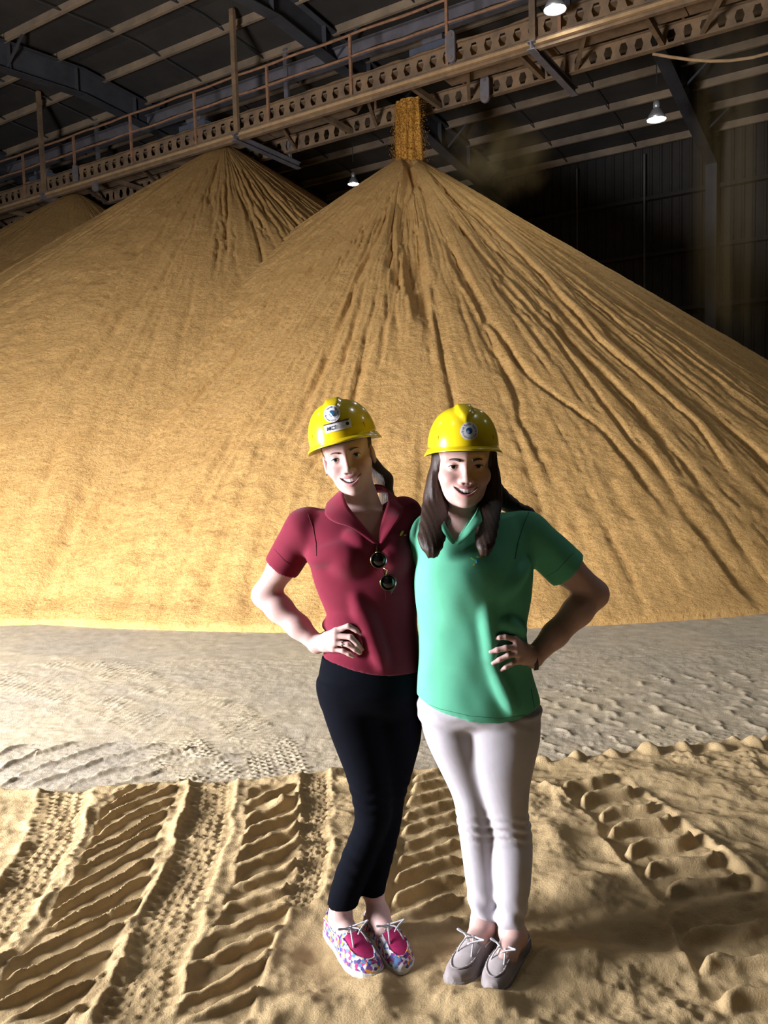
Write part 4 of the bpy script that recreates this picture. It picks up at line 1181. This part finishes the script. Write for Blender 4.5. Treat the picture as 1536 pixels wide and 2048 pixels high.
    # neck hole and the open placket
    f.cap(c['neck0'] + NP([0, .0, -.03]), H2W((0, -.02, -.05), R, o, S), c['neckr'] + .012, c['neckr'] + .010, .006, 'sub')
    poly = [(P(x, y, Y0 - .1)[0], P(x, y, Y0 - .1)[2]) for x, y in c['vneck']]
    pz = [p[1] for p in poly]; pxx = [p[0] for p in poly]
    f.op((min(pxx) - .03, Y0 - .22, min(pz) - .03), (max(pxx) + .03, Y0 - .01, max(pz) + .06), lambda X, Y, Z: np.maximum(poly_sdf(X, Z, poly) + 0 * Y, Y - (Y0 - .03)), 'sub', .003)
    hem = NP([[P(x, y, Y0 - .10)[0], P(x, y, Y0 - .10)[2]] for x, y in c['hem']])
    f.op((lo[0], Y0 - .3, zs0 - .1), (hi[0], Y0 + .4, hem[:, 1].max() + .05), lambda X, Y, Z: np.interp(X.ravel(), hem[:, 0], hem[:, 1]).astype(np.float32)[:, None, None] - Z + .5 * np.maximum(Y - Y0, 0) * 0, 'int', .004)
    # soft cloth waves
    def wave(X, Y, Z): return .0007 * np.sin(Z * 38 + X * 30 + 2 * np.sin(X * 25)) * np.sin(X * 21 + Z * 9 + c['seed']) + .0006 * np.sin(X * 60 - Z * 22)
    f.D = f.D + wave(f.xs[:, None, None], 0, f.zs[None, None, :]) * (np.abs(f.D) < .03)
    V, F = f.mesh(1)
    shirt = obj('polo_shirt', V, F, c['shirtmat'], body, True)
    shirt['label'] = c['shirtlabel']
    # ------- trousers
    st_ = .0056; legs = [rows_px(l, Y0) for l in c['legs']]; zb = min(l[0][0] for l in legs)
    f = Field(np.arange(lo[0] + .05, hi[0] - .05, st_), np.arange(Y0 - .25, Y0 + .3, st_), np.arange(zb - .02, hem[:, 1].max() + .06, st_))
    f.loft(rows_px(c['pelvis'], Y0), .02)
    for l in legs: f.loft(l, .022)
    for c0, r3, kk in c['seat']: f.ell(NP(c0), r3, kk)
    def wr(X, Y, Z):
        w = 0
        for zc, am, fq, sg, ph in c['creases']: w = w + am * np.exp(-((Z - zc) / sg) ** 2) * np.sin(fq * Z + 26 * X + 14 * Y + ph + 1.3 * np.sin(50 * X))
        return w
    f.D = f.D + (wr(f.xs[:, None, None], f.ys[None, :, None], f.zs[None, None, :]) * (np.abs(f.D) < .03)).astype(np.float32)
    for l in legs:
        z0, cx, cy, rx, ry = l[0]
        f.ell((cx, cy, z0 - .002), (rx - .005, ry - .005, .022), .002, 'sub')
    V, F = f.mesh(1)
    tr = obj('trousers', V, F, c['pantmat'], body, True); tr['label'] = c['pantlabel']
    return body, shirt, tr, torso

def cloth(name, base, dark, sheen=.25, rough=.85):
    return mat(name, base, rough, var=dark, scale=14, detail=3, bump=.25, bscale=900, bdist=.001, sheen=sheen, spec=.2)
def vec(px, py, Y): return P(px, py, Y)
M_hairD = mat('dark_brown_hair', (.022, .012, .009), .42, var=(.050, .028, .020), scale=26, detail=4, stretch=(8, 8, .25), bump=.45, bscale=40, bdist=.004, spec=.35)
M_hairB = mat('light_brown_hair', (.10, .055, .025), .45, var=(.05, .028, .014), scale=40, detail=5, stretch=(6, 6, .5), bump=.8, bscale=70, bdist=.005, spec=.5)
M_maroon = cloth('maroon_pique', (.175, .008, .030), (.150, .007, .025), .1)
M_green = cloth('green_jersey', (.13, .50, .325), (.115, .45, .29), .0)
M_black = mat('black_twill', (.0045, .0055, .009), 1.0, var=(.0035, .004, .007), scale=14, bump=.2, bscale=900, bdist=.001, spec=.06)
M_greyp = cloth('pale_grey_twill', (.50, .48, .53), (.46, .44, .48), .1)

# ---------------- woman in the maroon shirt
YM = 2.47
def mh(px, py, lift):
    return on_front(tor_m, px, py, lift, YM)
tm = [(1020, 640, 815, .070, .02), (1045, 612, 828, .088, .01), (1080, 612, 834, .100, 0), (1120, 618, 838, .106, 0), (1160, 628, 838, .104, 0), (1200, 642, 836, .096, 0), (1240, 660, 834, .090, 0),
      (1280, 656, 838, .095, 0), (1325, 639, 845, .106, 0), (1370, 634, 848, .112, 0), (1400, 636, 848, .110, 0)]
tor_m = rows_px(tm, YM)
fm = [((672, 1261, .030), (697, 1252, .024), (724, 1267, .009)), ((671, 1271, .036), (701, 1274, .028), (724, 1298, .009)), ((671, 1285, .034), (696, 1289, .026), (720, 1306, .009)), ((667, 1298, .028), (686, 1302, .022), (707, 1313, .009))]
Wm = P(634, 1288, 2.450); 
fingers_m = []
for K, Q, T in fm:
    k = mh(*K); k[1] = min(k[1], 2.425); fingers_m.append((P(K[0], K[1], k[1]), mh(*Q), mh(*T)))
hx_m = rotm(math.radians(12.8), math.radians(-3), math.radians(2))
cm = dict(Y=YM, torso=tm, R=hx_m, S=(1.02, 1.03, 1.04), eye=(696, 911), headY=-.075 + .07, handdir=1, seed=1.0,
  neck0=P(738, 1040, 2.485), neckr=.049,
  arms=[dict(s=P(607, 1062, 2.490), e=P(530, 1190, 2.540), w=Wm, r=(.046, .043, .040, .0415, .035, .0265), sleeve=.56, sr=.059, fingers=fingers_m,
             thumb=[P(652, 1272, 2.480), P(664, 1260, 2.520), P(676, 1252, 2.550)]),
        dict(s=P(808, 1040, 2.500), e=P(880, 1170, 2.650), w=P(990, 1215, 2.610), r=(.046, .043, .039, .040, .034, .026), sleeve=.60, sr=.057,
             fingers=[(P(1025, 1205 + 12 * i, 2.595), P(1045, 1208 + 13 * i, 2.575), P(1052, 1212 + 14 * i, 2.550)) for i in range(4)], thumb=[P(1005, 1195, 2.600), P(1020, 1185, 2.585)])],
  pelvis=[(1310, 644, 840, .095, 0), (1340, 638, 845, .105, 0), (1375, 634, 847, .112, 0), (1405, 644, 842, .10, .005), (1430, 672, 820, .07, .01), (1450, 700, 790, .03, .02)],
  legs=[[(1360, 636, 748, .088, 0), (1420, 645, 764, .090, 0), (1480, 666, 779, .088, -.005), (1540, 690, 784, .076, -.015), (1600, 706, 785, .066, -.03), (1640, 711, 783, .061, -.035), (1672, 699, 769, .060, -.03), (1723, 678, 747, .058, -.035), (1770, 662, 728, .052, -.045), (1808, 653, 715, .048, -.05)],
        [(1360, 738, 847, .088, .02), (1420, 740, 846, .090, .03), (1480, 742, 842, .086, .035), (1540, 738, 826, .074, .035), (1600, 735, 808, .064, .03), (1640, 733, 804, .060, .03), (1672, 730, 797, .058, .02), (1723, 726, 784, .053, .005), (1782, 722, 769, .047, -.01)]],
  seat=[((P(700, 1400, 2.550)), (.07, .06, .08), .05), ((P(790, 1400, 2.550)), (.07, .06, .08), .05)],
  feet=[], hem=[(600, 1322), (637, 1326), (690, 1338), (745, 1350), (800, 1354), (850, 1352), (900, 1350)],
  vneck=[(757, 1088), (722, 1050), (694, 1020), (684, 985), (775, 985), (766, 1040), (760, 1070)],
  bust=[(695, 1118, (.058, .045, .055), .012, .03), (785, 1115, (.058, .045, .055), .012, .03)],
  folds=[((622, 1118), (690, 1102), .012), ((650, 1250), (715, 1245), .010), ((712, 1195), (755, 1310), .011), ((735, 1230), (765, 1330), .009), ((700, 1070), (735, 1090), .008)],
  creases=[(.50, .0022, 180, .05, 0), (.30, .0014, 120, .08, 1)],
  skin=(.60, .405, .375), lip=(.50, .22, .23), iris=(.10, .14, .13), browmat=mat('brow', (.075, .040, .022), .7), browth=.0027,
  shirtmat=M_maroon, shirtlabel='maroon short sleeved polo shirt', pantmat=M_black, pantlabel='slim black ankle trousers',
  label='woman in maroon polo and black trousers, hand on hip, wearing hard hat')
gm = .03
def foot(heel, toe, anklepx, ankY):
    h, t = G(*heel, .035), G(*toe, .035); zg = max(ground(h[0], h[1]), ground(t[0], t[1]), ground((h[0]+t[0])/2, (h[1]+t[1])/2)) * .6 + .008
    d = (t - h); d[2] = 0; L = np.linalg.norm(d); d /= L
    ank = P(*anklepx, ankY)
    a0 = h + d * .068; a0[2] = zg + .080
    return (a0, h + d * .035 + NP([0, 0, zg + .04 - h[2]]), h + d * .175 + NP([0, 0, zg + .035 - h[2]])), (h[:2], t[:2], zg, L)
fA, sA = foot((662, 1862), (750, 1958), (690, 1825), 2.5)
fB, sB = foot((740, 1853), (812, 1946), (745, 1810), 2.55)
cm['feet'] = [a + (NP(rows_px(l, YM)[0])[[1, 2, 0]],) for a, l in zip((fA, fB), cm['legs'])]
wm, shm, trm, _ = build_person(cm)

# ---------------- woman in the green shirt
YG = 2.38
tg = [(1035, 880, 1020, .070, .02), (1060, 852, 1058, .090, .01), (1100, 838, 1064, .104, 0), (1150, 829, 1066, .112, 0), (1200, 831, 1062, .118, 0), (1260, 837, 1051, .116, 0), (1300, 838, 1054, .116, 0),
      (1345, 836, 1063, .110, 0), (1400, 832, 1080, .118, 0), (1450, 834, 1082, .116, 0), (1480, 842, 1080, .11, 0)]
tor_g = rows_px(tg, YG)
def gh(px, py, lift): return on_front(tor_g, px, py, lift, YG)
fg = [((1030, 1278, .024), (1011, 1274, .020), (990, 1276, .009)), ((1033, 1295, .030), (1012, 1296, .024), (981, 1303, .009)), ((1034, 1308, .030), (1016, 1311, .024), (986, 1326, .009)), ((1037, 1322, .024), (1024, 1327, .020), (1002, 1340, .009))]
Wg = P(1066, 1315, 2.345)
fingers_g = []
for K, Q, T in fg:
    k = gh(*K); k[1] = min(k[1], 2.315); fingers_g.append((P(K[0], K[1], k[1]), gh(*Q), gh(*T)))
hx_g = rotm(math.radians(-.7), math.radians(0), math.radians(1))
cgn = dict(Y=YG, torso=tg, R=hx_g, S=(1.12, 1.06, 1.06), eye=(926, 930), headY=-.005, handdir=-1, seed=2.3,
  neck0=P(925, 1042, 2.400), neckr=.050,
  arms=[dict(s=P(1060, 1070, 2.400), e=P(1188, 1188, 2.440), w=Wg, r=(.052, .049, .043, .044, .037, .029), sleeve=.58, sr=.066, fingers=fingers_g,
             thumb=[P(1052, 1298, 2.380), P(1046, 1285, 2.420), P(1040, 1275, 2.450)]),
        dict(s=P(862, 1072, 2.410), e=P(812, 1190, 2.650), w=P(730, 1235, 2.650), r=(.050, .047, .042, .042, .036, .028), sleeve=.5, sr=.060,
             fingers=[(P(700, 1222 + 12 * i, 2.625), P(680, 1224 + 13 * i, 2.605), P(668, 1228 + 14 * i, 2.580)) for i in range(4)], thumb=[P(715, 1215, 2.630), P(702, 1205, 2.615)])],
  pelvis=[(1380, 838, 1074, .100, 0), (1410, 834, 1078, .112, 0), (1430, 840, 1076, .108, .005), (1450, 868, 1050, .075, .015), (1470, 890, 1020, .03, .03)],
  legs=[[(1420, 838, 945, .092, .01), (1476, 850, 957, .092, .01), (1520, 871, 967, .086, .01), (1564, 893, 974, .076, .005), (1598, 908, 977, .068, -.005), (1632, 913, 980, .063, -.01), (1672, 919, 986, .063, 0), (1723, 926, 992, .062, .01), (1774, 933, 995, .055, .0), (1852, 944, 995, .045, -.01)],
        [(1420, 922, 1080, .098, -.01), (1476, 930, 1080, .098, -.012), (1520, 936, 1069, .092, -.018), (1571, 953, 1058, .080, -.025), (1625, 970, 1055, .069, -.03), (1666, 980, 1064, .067, -.02), (1706, 984, 1065, .066, -.04), (1774, 991, 1060, .058, -.06), (1866, 996, 1044, .045, -.075)]],
  seat=[((P(895, 1440, 2.470)), (.08, .065, .09), .05), ((P(1010, 1440, 2.470)), (.08, .065, .09), .05)],
  feet=[], hem=[(780, 1398), (832, 1407), (870, 1423), (940, 1441), (1000, 1446), (1045, 1440), (1080, 1428), (1130, 1420)],
  vneck=[(911, 1086), (890, 1052), (884, 1030), (890, 990), (965, 990), (950, 1024), (932, 1058)],
  bust=[(932, 1155, (.100, .055, .080), .012, .09)],
  folds=[((1050, 1130), (1005, 1185), .008), ((972, 1200), (985, 1330), .007), ((990, 1340), (1025, 1420), .007), ((1045, 1262), (1005, 1245), .007)],
  creases=[(.44, .0032, 210, .045, .5), (.15, .0045, 90, .07, 0), (.80, .002, 140, .05, 1)],
  skin=(.57, .375, .335), lip=(.46, .20, .20), iris=(.035, .018, .010), browmat=mat('brow', (.018, .010, .008), .7), browth=.0041,
  shirtmat=M_green, shirtlabel='sea green short sleeved polo shirt', pantmat=M_greyp, pantlabel='slim pale grey trousers',
  label='woman in green polo and pale trousers with long dark hair, hand on hip')
fC, sC = foot((985, 1878), (905, 1975), (968, 1860), 2.45)
fD, sD = foot((1050, 1902), (978, 1992), (1022, 1870), 2.40)
cgn['feet'] = [a + (NP(rows_px(l, YG)[0])[[1, 2, 0]],) for a, l in zip((fC, fD), cgn['legs'])]
wg, shg, trg, _ = build_person(cgn)

# ---------------- hair
def hair_obj(f, m_, root, label):
    V, F = f.mesh(1); h = obj('hair', V, F, m_, root, True); h['label'] = label; return h
o, R, S = cm['o'], cm['R'], cm['S']; hw_ = lambda p: H2W(p, R, o, S)
f = Field(np.arange(o[0] - .16, o[0] + .22, .004), np.arange(o[1] - .13, o[1] + .22, .004), np.arange(o[2] - .22, o[2] + .14, .004))
Rl = R.tolist()
f.ell(hw_((0, -.028, .036)), (.080, .098, .090), .01, R=Rl)
f.ell(hw_((0, .062, -.035)), (.058, .085, .083), .008, 'sub', R=Rl)
f.ell(hw_((0, .05, .02)), (.064, .055, .040), .008, 'sub', R=Rl)
f.chain([hw_((.02, -.105, .01)), P(768, 960, o[1] + .115), P(775, 1000, o[1] + .125), P(778, 1040, o[1] + .115)], [.034, .026, .022, .010], .02)
f.ell(hw_((-.077, -.012, -.016)), (.012, .022, .024), .006, 'sub', R=Rl); f.ell(hw_((.077, -.012, -.016)), (.012, .022, .024), .006, 'sub', R=Rl)
f.op((o[0]-.2, o[1]-.2, o[2]-.3), (o[0]+.1, o[1]+.04, o[2]-.052), lambda X, Y, Z: np.maximum(np.abs(X - o[0]) - .2, Z - (o[2] - .06)) + 0 * Y, 'sub', .01)
hair_obj(f, M_hairB, wm, 'light brown hair tied back in a ponytail')
for sx, z0 in ((-1, -.040), (1, -.040)):
    MB().lathe([(0, -.003), (.003, 0), (0, .003)], 10).build('earring', M_ink, wm, True).location = Vector(hw_((sx * .077, .004, z0)))

o, R, S = cgn['o'], cgn['R'], cgn['S']; Rl = R.tolist(); hw_ = lambda p: H2W(p, R, o, S)
f = Field(np.arange(o[0] - .17, o[0] + .27, .004), np.arange(o[1] - .20, o[1] + .24, .004), np.arange(o[2] - .32, o[2] + .15, .004))
f.ell(hw_((0, -.026, .034)), (.090, .104, .094), .01, R=Rl)
f.ell(hw_((0, -.055, -.07)), (.082, .055, .11), .03, R=Rl)
yb = o[1] - .010
lh = [(905, 868, 886, .032, 0), (930, 861, 879, .036, .0), (960, 852, 879, .040, .0), (1000, 845, 896, .040, -.01), (1040, 840, 898, .034, -.085), (1075, 834, 892, .028, -.130), (1096, 842, 886, .020, -.150), (1108, 850, 879, .012, -.155), (1116, 858, 872, .005, -.157)]
rh = [(905, 972, 992, .032, 0), (930, 974, 996, .036, .0), (960, 972, 1002, .040, .0), (1000, 954, 1005, .040, -.01), (1040, 952, 999, .034, -.080), (1075, 949, 993, .028, -.125), (1092, 950, 989, .020, -.150), (1104, 956, 983, .012, -.155), (1112, 963, 976, .005, -.157)]
f.loft(rows_px(lh, yb + .03), .02); f.loft(rows_px(rh, yb + .03), .02)
f.chain([P(985, 985, 2.490), P(1020, 1010, 2.490), P(1055, 1024, 2.480), P(1086, 1043, 2.465)], [.04, .022, .014, .006], .02)
f.ell(hw_((0, .064, -.035)), (.0655, .085, .090), .008, 'sub', R=Rl)
f.ell(hw_((.008, .058, .030)), (.056, .055, .036), .008, 'sub', R=Rl)
f.cap(cgn['neck0'] + NP([0, -.03, -.10]), hw_((0, .03, -.12)), .042, .040, .01, 'sub')
V3 = f.ys
f.D = f.D + (0.0012 * np.sin(f.xs[:, None, None] * 420 + 3 * np.sin(f.zs[None, None, :] * 14) + 90 * f.ys[None, :, None]) * (np.abs(f.D) < .02)).astype(np.float32)
hair_obj(f, M_hairD, wg, 'long straight dark brown hair over both shoulders')

# ---------------- hard hats
def hat_at(c, dz, label, two, dy=-.012, dx=0.0, nod=0.0):
    Rr = c['R']; q = c['o'] + Rr @ NP([dx, dy, dz]); return hard_hat(Rr, q, label, two)
hat_at(cm, .054, 'yellow hard hat with two stickers, tilted on the maroon shirted woman', True, dx=-.002)
hat_at(cgn, .053, 'yellow hard hat with one round sticker on the woman in green', False, dx=.001)

# ---------------- shoes
def voronoi_mat():
    m = bpy.data.materials.new('bright_print'); m.use_nodes = True; N = m.node_tree.nodes; L = m.node_tree.links; b = N['Principled BSDF']; b.inputs['Roughness'].default_value = .7
    tc = N.new('ShaderNodeTexCoord'); v = N.new('ShaderNodeTexVoronoi'); v.inputs['Scale'].default_value = 105
    L.new(tc.outputs['Object'], v.inputs['Vector']); sp = N.new('ShaderNodeSeparateColor'); L.new(v.outputs['Color'], sp.inputs[0])
    r = N.new('ShaderNodeValToRGB'); r.color_ramp.interpolation = 'CONSTANT'; L.new(sp.outputs[0], r.inputs[0])
    cols = [(0, (.62, .60, .62)), (.24, (.045, .05, .22)), (.40, (.45, .03, .20)), (.55, (.70, .66, .66)), (.68, (.10, .22, .42)), (.80, (.62, .28, .04)), (.9, (.16, .05, .25))]
    el = r.color_ramp.elements; el[0].position = 0; el[0].color = (*cols[0][1], 1); el[1].position = cols[1][0]; el[1].color = (*cols[1][1], 1)
    for p_, c_ in cols[2:]: e = el.new(p_); e.color = (*c_, 1)
    L.new(r.outputs[0], b.inputs['Base Color']); return m
M_print = voronoi_mat()
M_pink = mat('pink_plate', (.48, .010, .12), .75, var=(.36, .006, .10), scale=90, detail=2, bump=.4, bscale=500, bdist=.002)
M_sole = mat('white_sole', (.66, .66, .64), .5, var=(.5, .47, .42), scale=20)
M_shoe = mat('taupe_suede', (.30, .262, .262), .85, var=(.25, .215, .215), scale=25, bump=.3, bscale=400, bdist=.002)
M_plate = mat('light_taupe', (.42, .38, .38), .85, var=(.36, .32, .32), scale=30)
M_solg = mat('grey_sole', (.24, .22, .22), .7)
for root, s, up, pl, so, mi in ((wm, sA, M_print, M_pink, M_sole, 1), (wm, sB, M_print, M_pink, M_sole, -1), (wg, sC, M_shoe, M_plate, M_solg, -1), (wg, sD, M_shoe, M_plate, M_solg, 1)):
    sh = boat_shoe(root, s[0], s[1], s[2], up, pl, so, mi, L=s[3])
    sh['label'] = 'bright multicoloured boat shoe with white sole' if up is M_print else 'taupe suede boat shoe with grey laces'

# ---------------- collars
def cp(lst, Y): return [P(x, y, Y + d) for x, y, d in lst]
def resample(pts, n):
    pts = NP(pts); s = np.concatenate([[0], np.cumsum(np.linalg.norm(np.diff(pts, axis=0), axis=1))]); t = np.linspace(0, s[-1], n)
    return np.stack([np.interp(t, s, pts[:, i]) for i in range(3)], 1)
def collar(shirt, fold, outer, Y, m_):
    a, b = resample(cp(fold, Y), 16), resample(cp(outer, Y), 16)
    return strip_mesh('collar', a, b, m_, shirt)
collar(shm, [(757, 1086, -.118), (722, 1045, -.108), (697, 1015, -.085), (684, 985, -.04), (690, 970, .02), (720, 968, .065), (745, 968, .072)],
       [(748, 1088, -.122), (700, 1052, -.122), (668, 1046, -.110), (648, 1030, -.075), (655, 1002, .03), (712, 985, .085), (745, 985, .095)], YM, M_maroon)
collar(shm, [(757, 1086, -.118), (759, 1062, -.112), (766, 1035, -.09), (775, 1005, -.05), (778, 985, .02), (765, 970, .06), (745, 968, .072)],
       [(764, 1088, -.122), (782, 1060, -.125), (800, 1036, -.11), (808, 1018, -.05), (800, 1000, .03), (780, 985, .085), (745, 985, .095)], YM, M_maroon)
collar(shg, [(911, 1085, -.130), (893, 1056, -.115), (884, 1030, -.075), (883, 1010, -.02), (900, 1000, .05), (925, 998, .07)],
       [(906, 1090, -.134), (887, 1066, -.128), (873, 1042, -.09), (872, 1022, -.02), (890, 1010, .075), (925, 1008, .085)], YG, M_green)
collar(shg, [(911, 1085, -.130), (932, 1056, -.115), (950, 1027, -.075), (960, 1008, -.02), (948, 1000, .05), (925, 998, .07)],
       [(917, 1090, -.134), (943, 1066, -.132), (964, 1044, -.10), (973, 1024, -.02), (955, 1010, .075), (925, 1008, .085)], YG, M_green)

# ---------------- small things on the shirts
M_gold = mat('gold_wire', (.75, .60, .30), .25, metal=1)
M_lens = mat('black_lens', (.004, .004, .004), .06, spec=.6)
M_tort = mat('dark_frame', (.02, .012, .008), .25)
sg = empty('sunglasses'); tag(sg, 'black round sunglasses hooked on the placket of the maroon shirt', 'sunglasses')
def surf_m(px, py, lift): return on_front(tor_m, px, py, lift, YM)
l1, l2 = surf_m(758, 1120, .030), surf_m(777, 1165, .026)
sg.location = Vector(l2)
yv = NP([0, 1.0, 0])
for c_ in (l1, l2):
    n = 28; ring = [c_ + .0235 * NP([math.cos(a), .05 * math.sin(a), math.sin(a)]) for a in np.linspace(0, 2*math.pi, n, endpoint=False)]
    V = [c_ + NP([0, -.002, 0])] + [c_ + (p - c_) * .96 for p in ring]; F = [(0, 1 + i, 1 + (i+1) % n) for i in range(n)]
    V = [v - l2 for v in V]
    le = obj('lens', V, F, M_lens, sg, True); md = le.modifiers.new('thick', 'SOLIDIFY'); md.thickness = .002
    fr = MB().tube([p - l2 for p in ring], .0019, 8, closed=True).build('rim', M_tort, sg, True)
    MB().tube([c_ - l2 + .0245 * NP([math.cos(a), -.06, math.sin(a)]) for a in np.linspace(math.pi * .85, math.pi * 1.75, 14)], .0009, 6).build('wire', M_gold, fr, True)
ax_ = (l2 - l1); ax_ /= np.linalg.norm(ax_)
mid = (l1 + l2) / 2
MB().tube([l1 + ax_ * .022 - l2, mid + NP([.010, -.005, .004]) - l2, l2 - ax_ * .022 - l2], .0018, 8).build('bridge', M_gold, sg, True)
for c_, s in ((l1, -1), (l2, 1)):
    e0 = c_ + s * ax_ * .024
    MB().tube([e0 - l2, e0 + NP([.004, .008, .003]) - l2], .0026, 8).build('hinge', M_gold, sg, True)
    MB().tube([e0 + NP([.004, .008, .003]) - l2, e0 + NP([.002, .018, -.02 * s]) - l2, l1 * .4 + l2 * .6 + NP([.0, .020, .0]) - l2], .002, 8).build('temple', M_tort, sg, True)
def patch(rows, Y0_, px, py, w, h, rot, m_, par, name='embroidery', lift=.010):
    n = 10; V = []; c_ = None
    for i in range(n):
        a = 2 * math.pi * i / n; x = w * math.cos(a); y = h * math.sin(a)
        V.append(on_front(rows, px + x * math.cos(rot) - y * math.sin(rot), py + x * math.sin(rot) + y * math.cos(rot), lift, Y0_))
    o_ = obj(name, V, [tuple(range(n))], m_, par); md = o_.modifiers.new('thick', 'SOLIDIFY'); md.thickness = .002; return o_
M_yth = mat('gold_thread', (.62, .40, .05), .6); M_bth = mat('blue_thread', (.05, .38, .55), .6); M_oth = mat('orange_thread', (.60, .30, .06), .6); M_gth = mat('green_thread', (.16, .55, .12), .6)

# ---- details laid on the real surface of the shirts
from mathutils.bvhtree import BVHTree
def bvh_of(o): return BVHTree.FromPolygons([v.co[:] for v in o.data.vertices], [p.vertices[:] for p in o.data.polygons])
bv_m, bv_g = bvh_of(shm), bvh_of(shg)
def hit(bv, px, py, lift=.001):
    d = ray(px, py); d = d / np.linalg.norm(d); r = bv.ray_cast(Vector(cC), Vector(d))
    if r[0] is None: return None
    n = NP(r[1]); n = n if n @ d < 0 else -n
    return NP(r[0]) + n * lift
def seam_line(bv, pts, m_, par, r=.0011, name='seam', step=4):
    q = []
    for a, b in zip(pts[:-1], pts[1:]):
        k = max(int(math.hypot(b[0]-a[0], b[1]-a[1]) / step), 1)
        for i in range(k + (b is pts[-1])):
            h = hit(bv, a[0] + (b[0]-a[0]) * i / k, a[1] + (b[1]-a[1]) * i / k, r * .3)
            if h is not None and (not q or np.linalg.norm(h - q[-1]) < .05): q.append(h)
    if len(q) > 2: MB().tube(q, r, 5).build(name, m_, par, True)
M_gseam = mat('dark_green_seam', (.03, .17, .11), .9); M_mseam = mat('dark_maroon_seam', (.07, .004, .012), .9)
seam_line(bv_g, [(1058, 1024), (1046, 1052), (1036, 1085), (1030, 1118)], M_gseam, shg, .0014)
seam_line(bv_g, [(1085, 1158), (1115, 1140), (1146, 1106)], M_gseam, shg, .0007)
seam_line(bv_g, [(840, 1402), (880, 1418), (940, 1432), (1000, 1437), (1050, 1430)], M_gseam, shg, .0006)
seam_line(bv_g, [(1062, 1378), (1066, 1400), (1070, 1420)], M_gseam, shg, .0012)
seam_line(bv_m, [(616, 1028), (626, 1055), (632, 1085), (633, 1112)], M_mseam, shm, .0013)
seam_line(bv_m, [(548, 1098), (570, 1122), (588, 1134)], M_mseam, shm, .0007)
seam_line(bv_m, [(757, 1088), (768, 1150), (772, 1200)], M_mseam, shm, .0007)
seam_line(bv_m, [(646, 1300), (643, 1318), (641, 1328)], M_mseam, shm, .0011)
def stitched(bv, par, px, py, w, h_, rot, m_, lift=.0012):
    n = 12; V = []
    for j in range(1, 3):
        for i in range(n):
            a = 2 * math.pi * i / n; x = w * j / 2 * math.cos(a); y = h_ * j / 2 * math.sin(a)
            p_ = hit(bv, px + x * math.cos(rot) - y * math.sin(rot), py + x * math.sin(rot) + y * math.cos(rot), lift)
            if p_ is None: return
            V.append(p_)
    o_ = obj('embroidery', V, [tuple(range(n))] + [(i, n + i, n + (i+1) % n, (i+1) % n) for i in range(n)], m_, par)
    md = o_.modifiers.new('thick', 'SOLIDIFY'); md.thickness = .0016
stitched(bv_m, shm, 803, 1067, 2.4, 6.0, .5, M_yth); stitched(bv_m, shm, 809, 1071, 1.3, 3.4, 1.2, M_oth)
for a in ((962, 1112, 2.8, 7.5, 1.15, M_oth), (955, 1121, 2.4, 5.5, .5, M_bth), (947, 1118, 1.6, 5.0, -1.1, M_gth), (966, 1105, 1.5, 3.6, .9, M_bth), (949, 1129, 1.2, 3.0, .7, M_yth), (957, 1113, 1.6, 4.0, 1.5, M_gth)):
    stitched(bv_g, shg, *a)
# ring and bracelet
K = fingers_m[2]; rp = K[0] * .45 + K[1] * .55; ax2 = (K[1] - K[0]) / np.linalg.norm(K[1] - K[0]); s1 = np.cross(ax2, (0, 0, 1.0)); s1 /= np.linalg.norm(s1); s2 = np.cross(ax2, s1)
M_silver = mat('silver', (.8, .8, .82), .2, metal=1)
rg = MB().tube([rp + .0102 * (s1 * math.cos(a) + s2 * math.sin(a)) for a in np.linspace(0, 2*math.pi, 20, endpoint=False)], .0013, 6, closed=True).build('ring', M_silver, wm, True)
st0 = rp + NP([0, -.0115, .001])
MB().lathe([(0, -.002), (.0028, 0), (0, .0025)], 8, st0).build('stone', mat('gem', (.9, .92, .95), .05, spec=1), rg)
wg0 = P(1069, 1316, Wg[1]); ax2 = NP([1.0, -.05, .10]); ax2 /= np.linalg.norm(ax2); s1 = np.cross(ax2, (0, 0, 1.0)); s1 /= np.linalg.norm(s1); s2 = np.cross(ax2, s1)
V = []; n = 28
for dx in (-.0062, -.0050, .0050, .0062):
    for a in np.linspace(0, 2*math.pi, n, endpoint=False): V.append(wg0 + ax2 * dx + (.0365 if abs(dx) < .006 else .0355) * (s1 * math.cos(a) * 1.0 + s2 * math.sin(a)))
F = [(i*n+k, i*n+(k+1) % n, (i+1)*n+(k+1) % n, (i+1)*n+k) for i in range(3) for k in range(n)]
br = obj('bracelet', V, F, mat('dark_band', (.035, .022, .038), .5), wg, True); md = br.modifiers.new('thick', 'SOLIDIFY'); md.thickness = .002
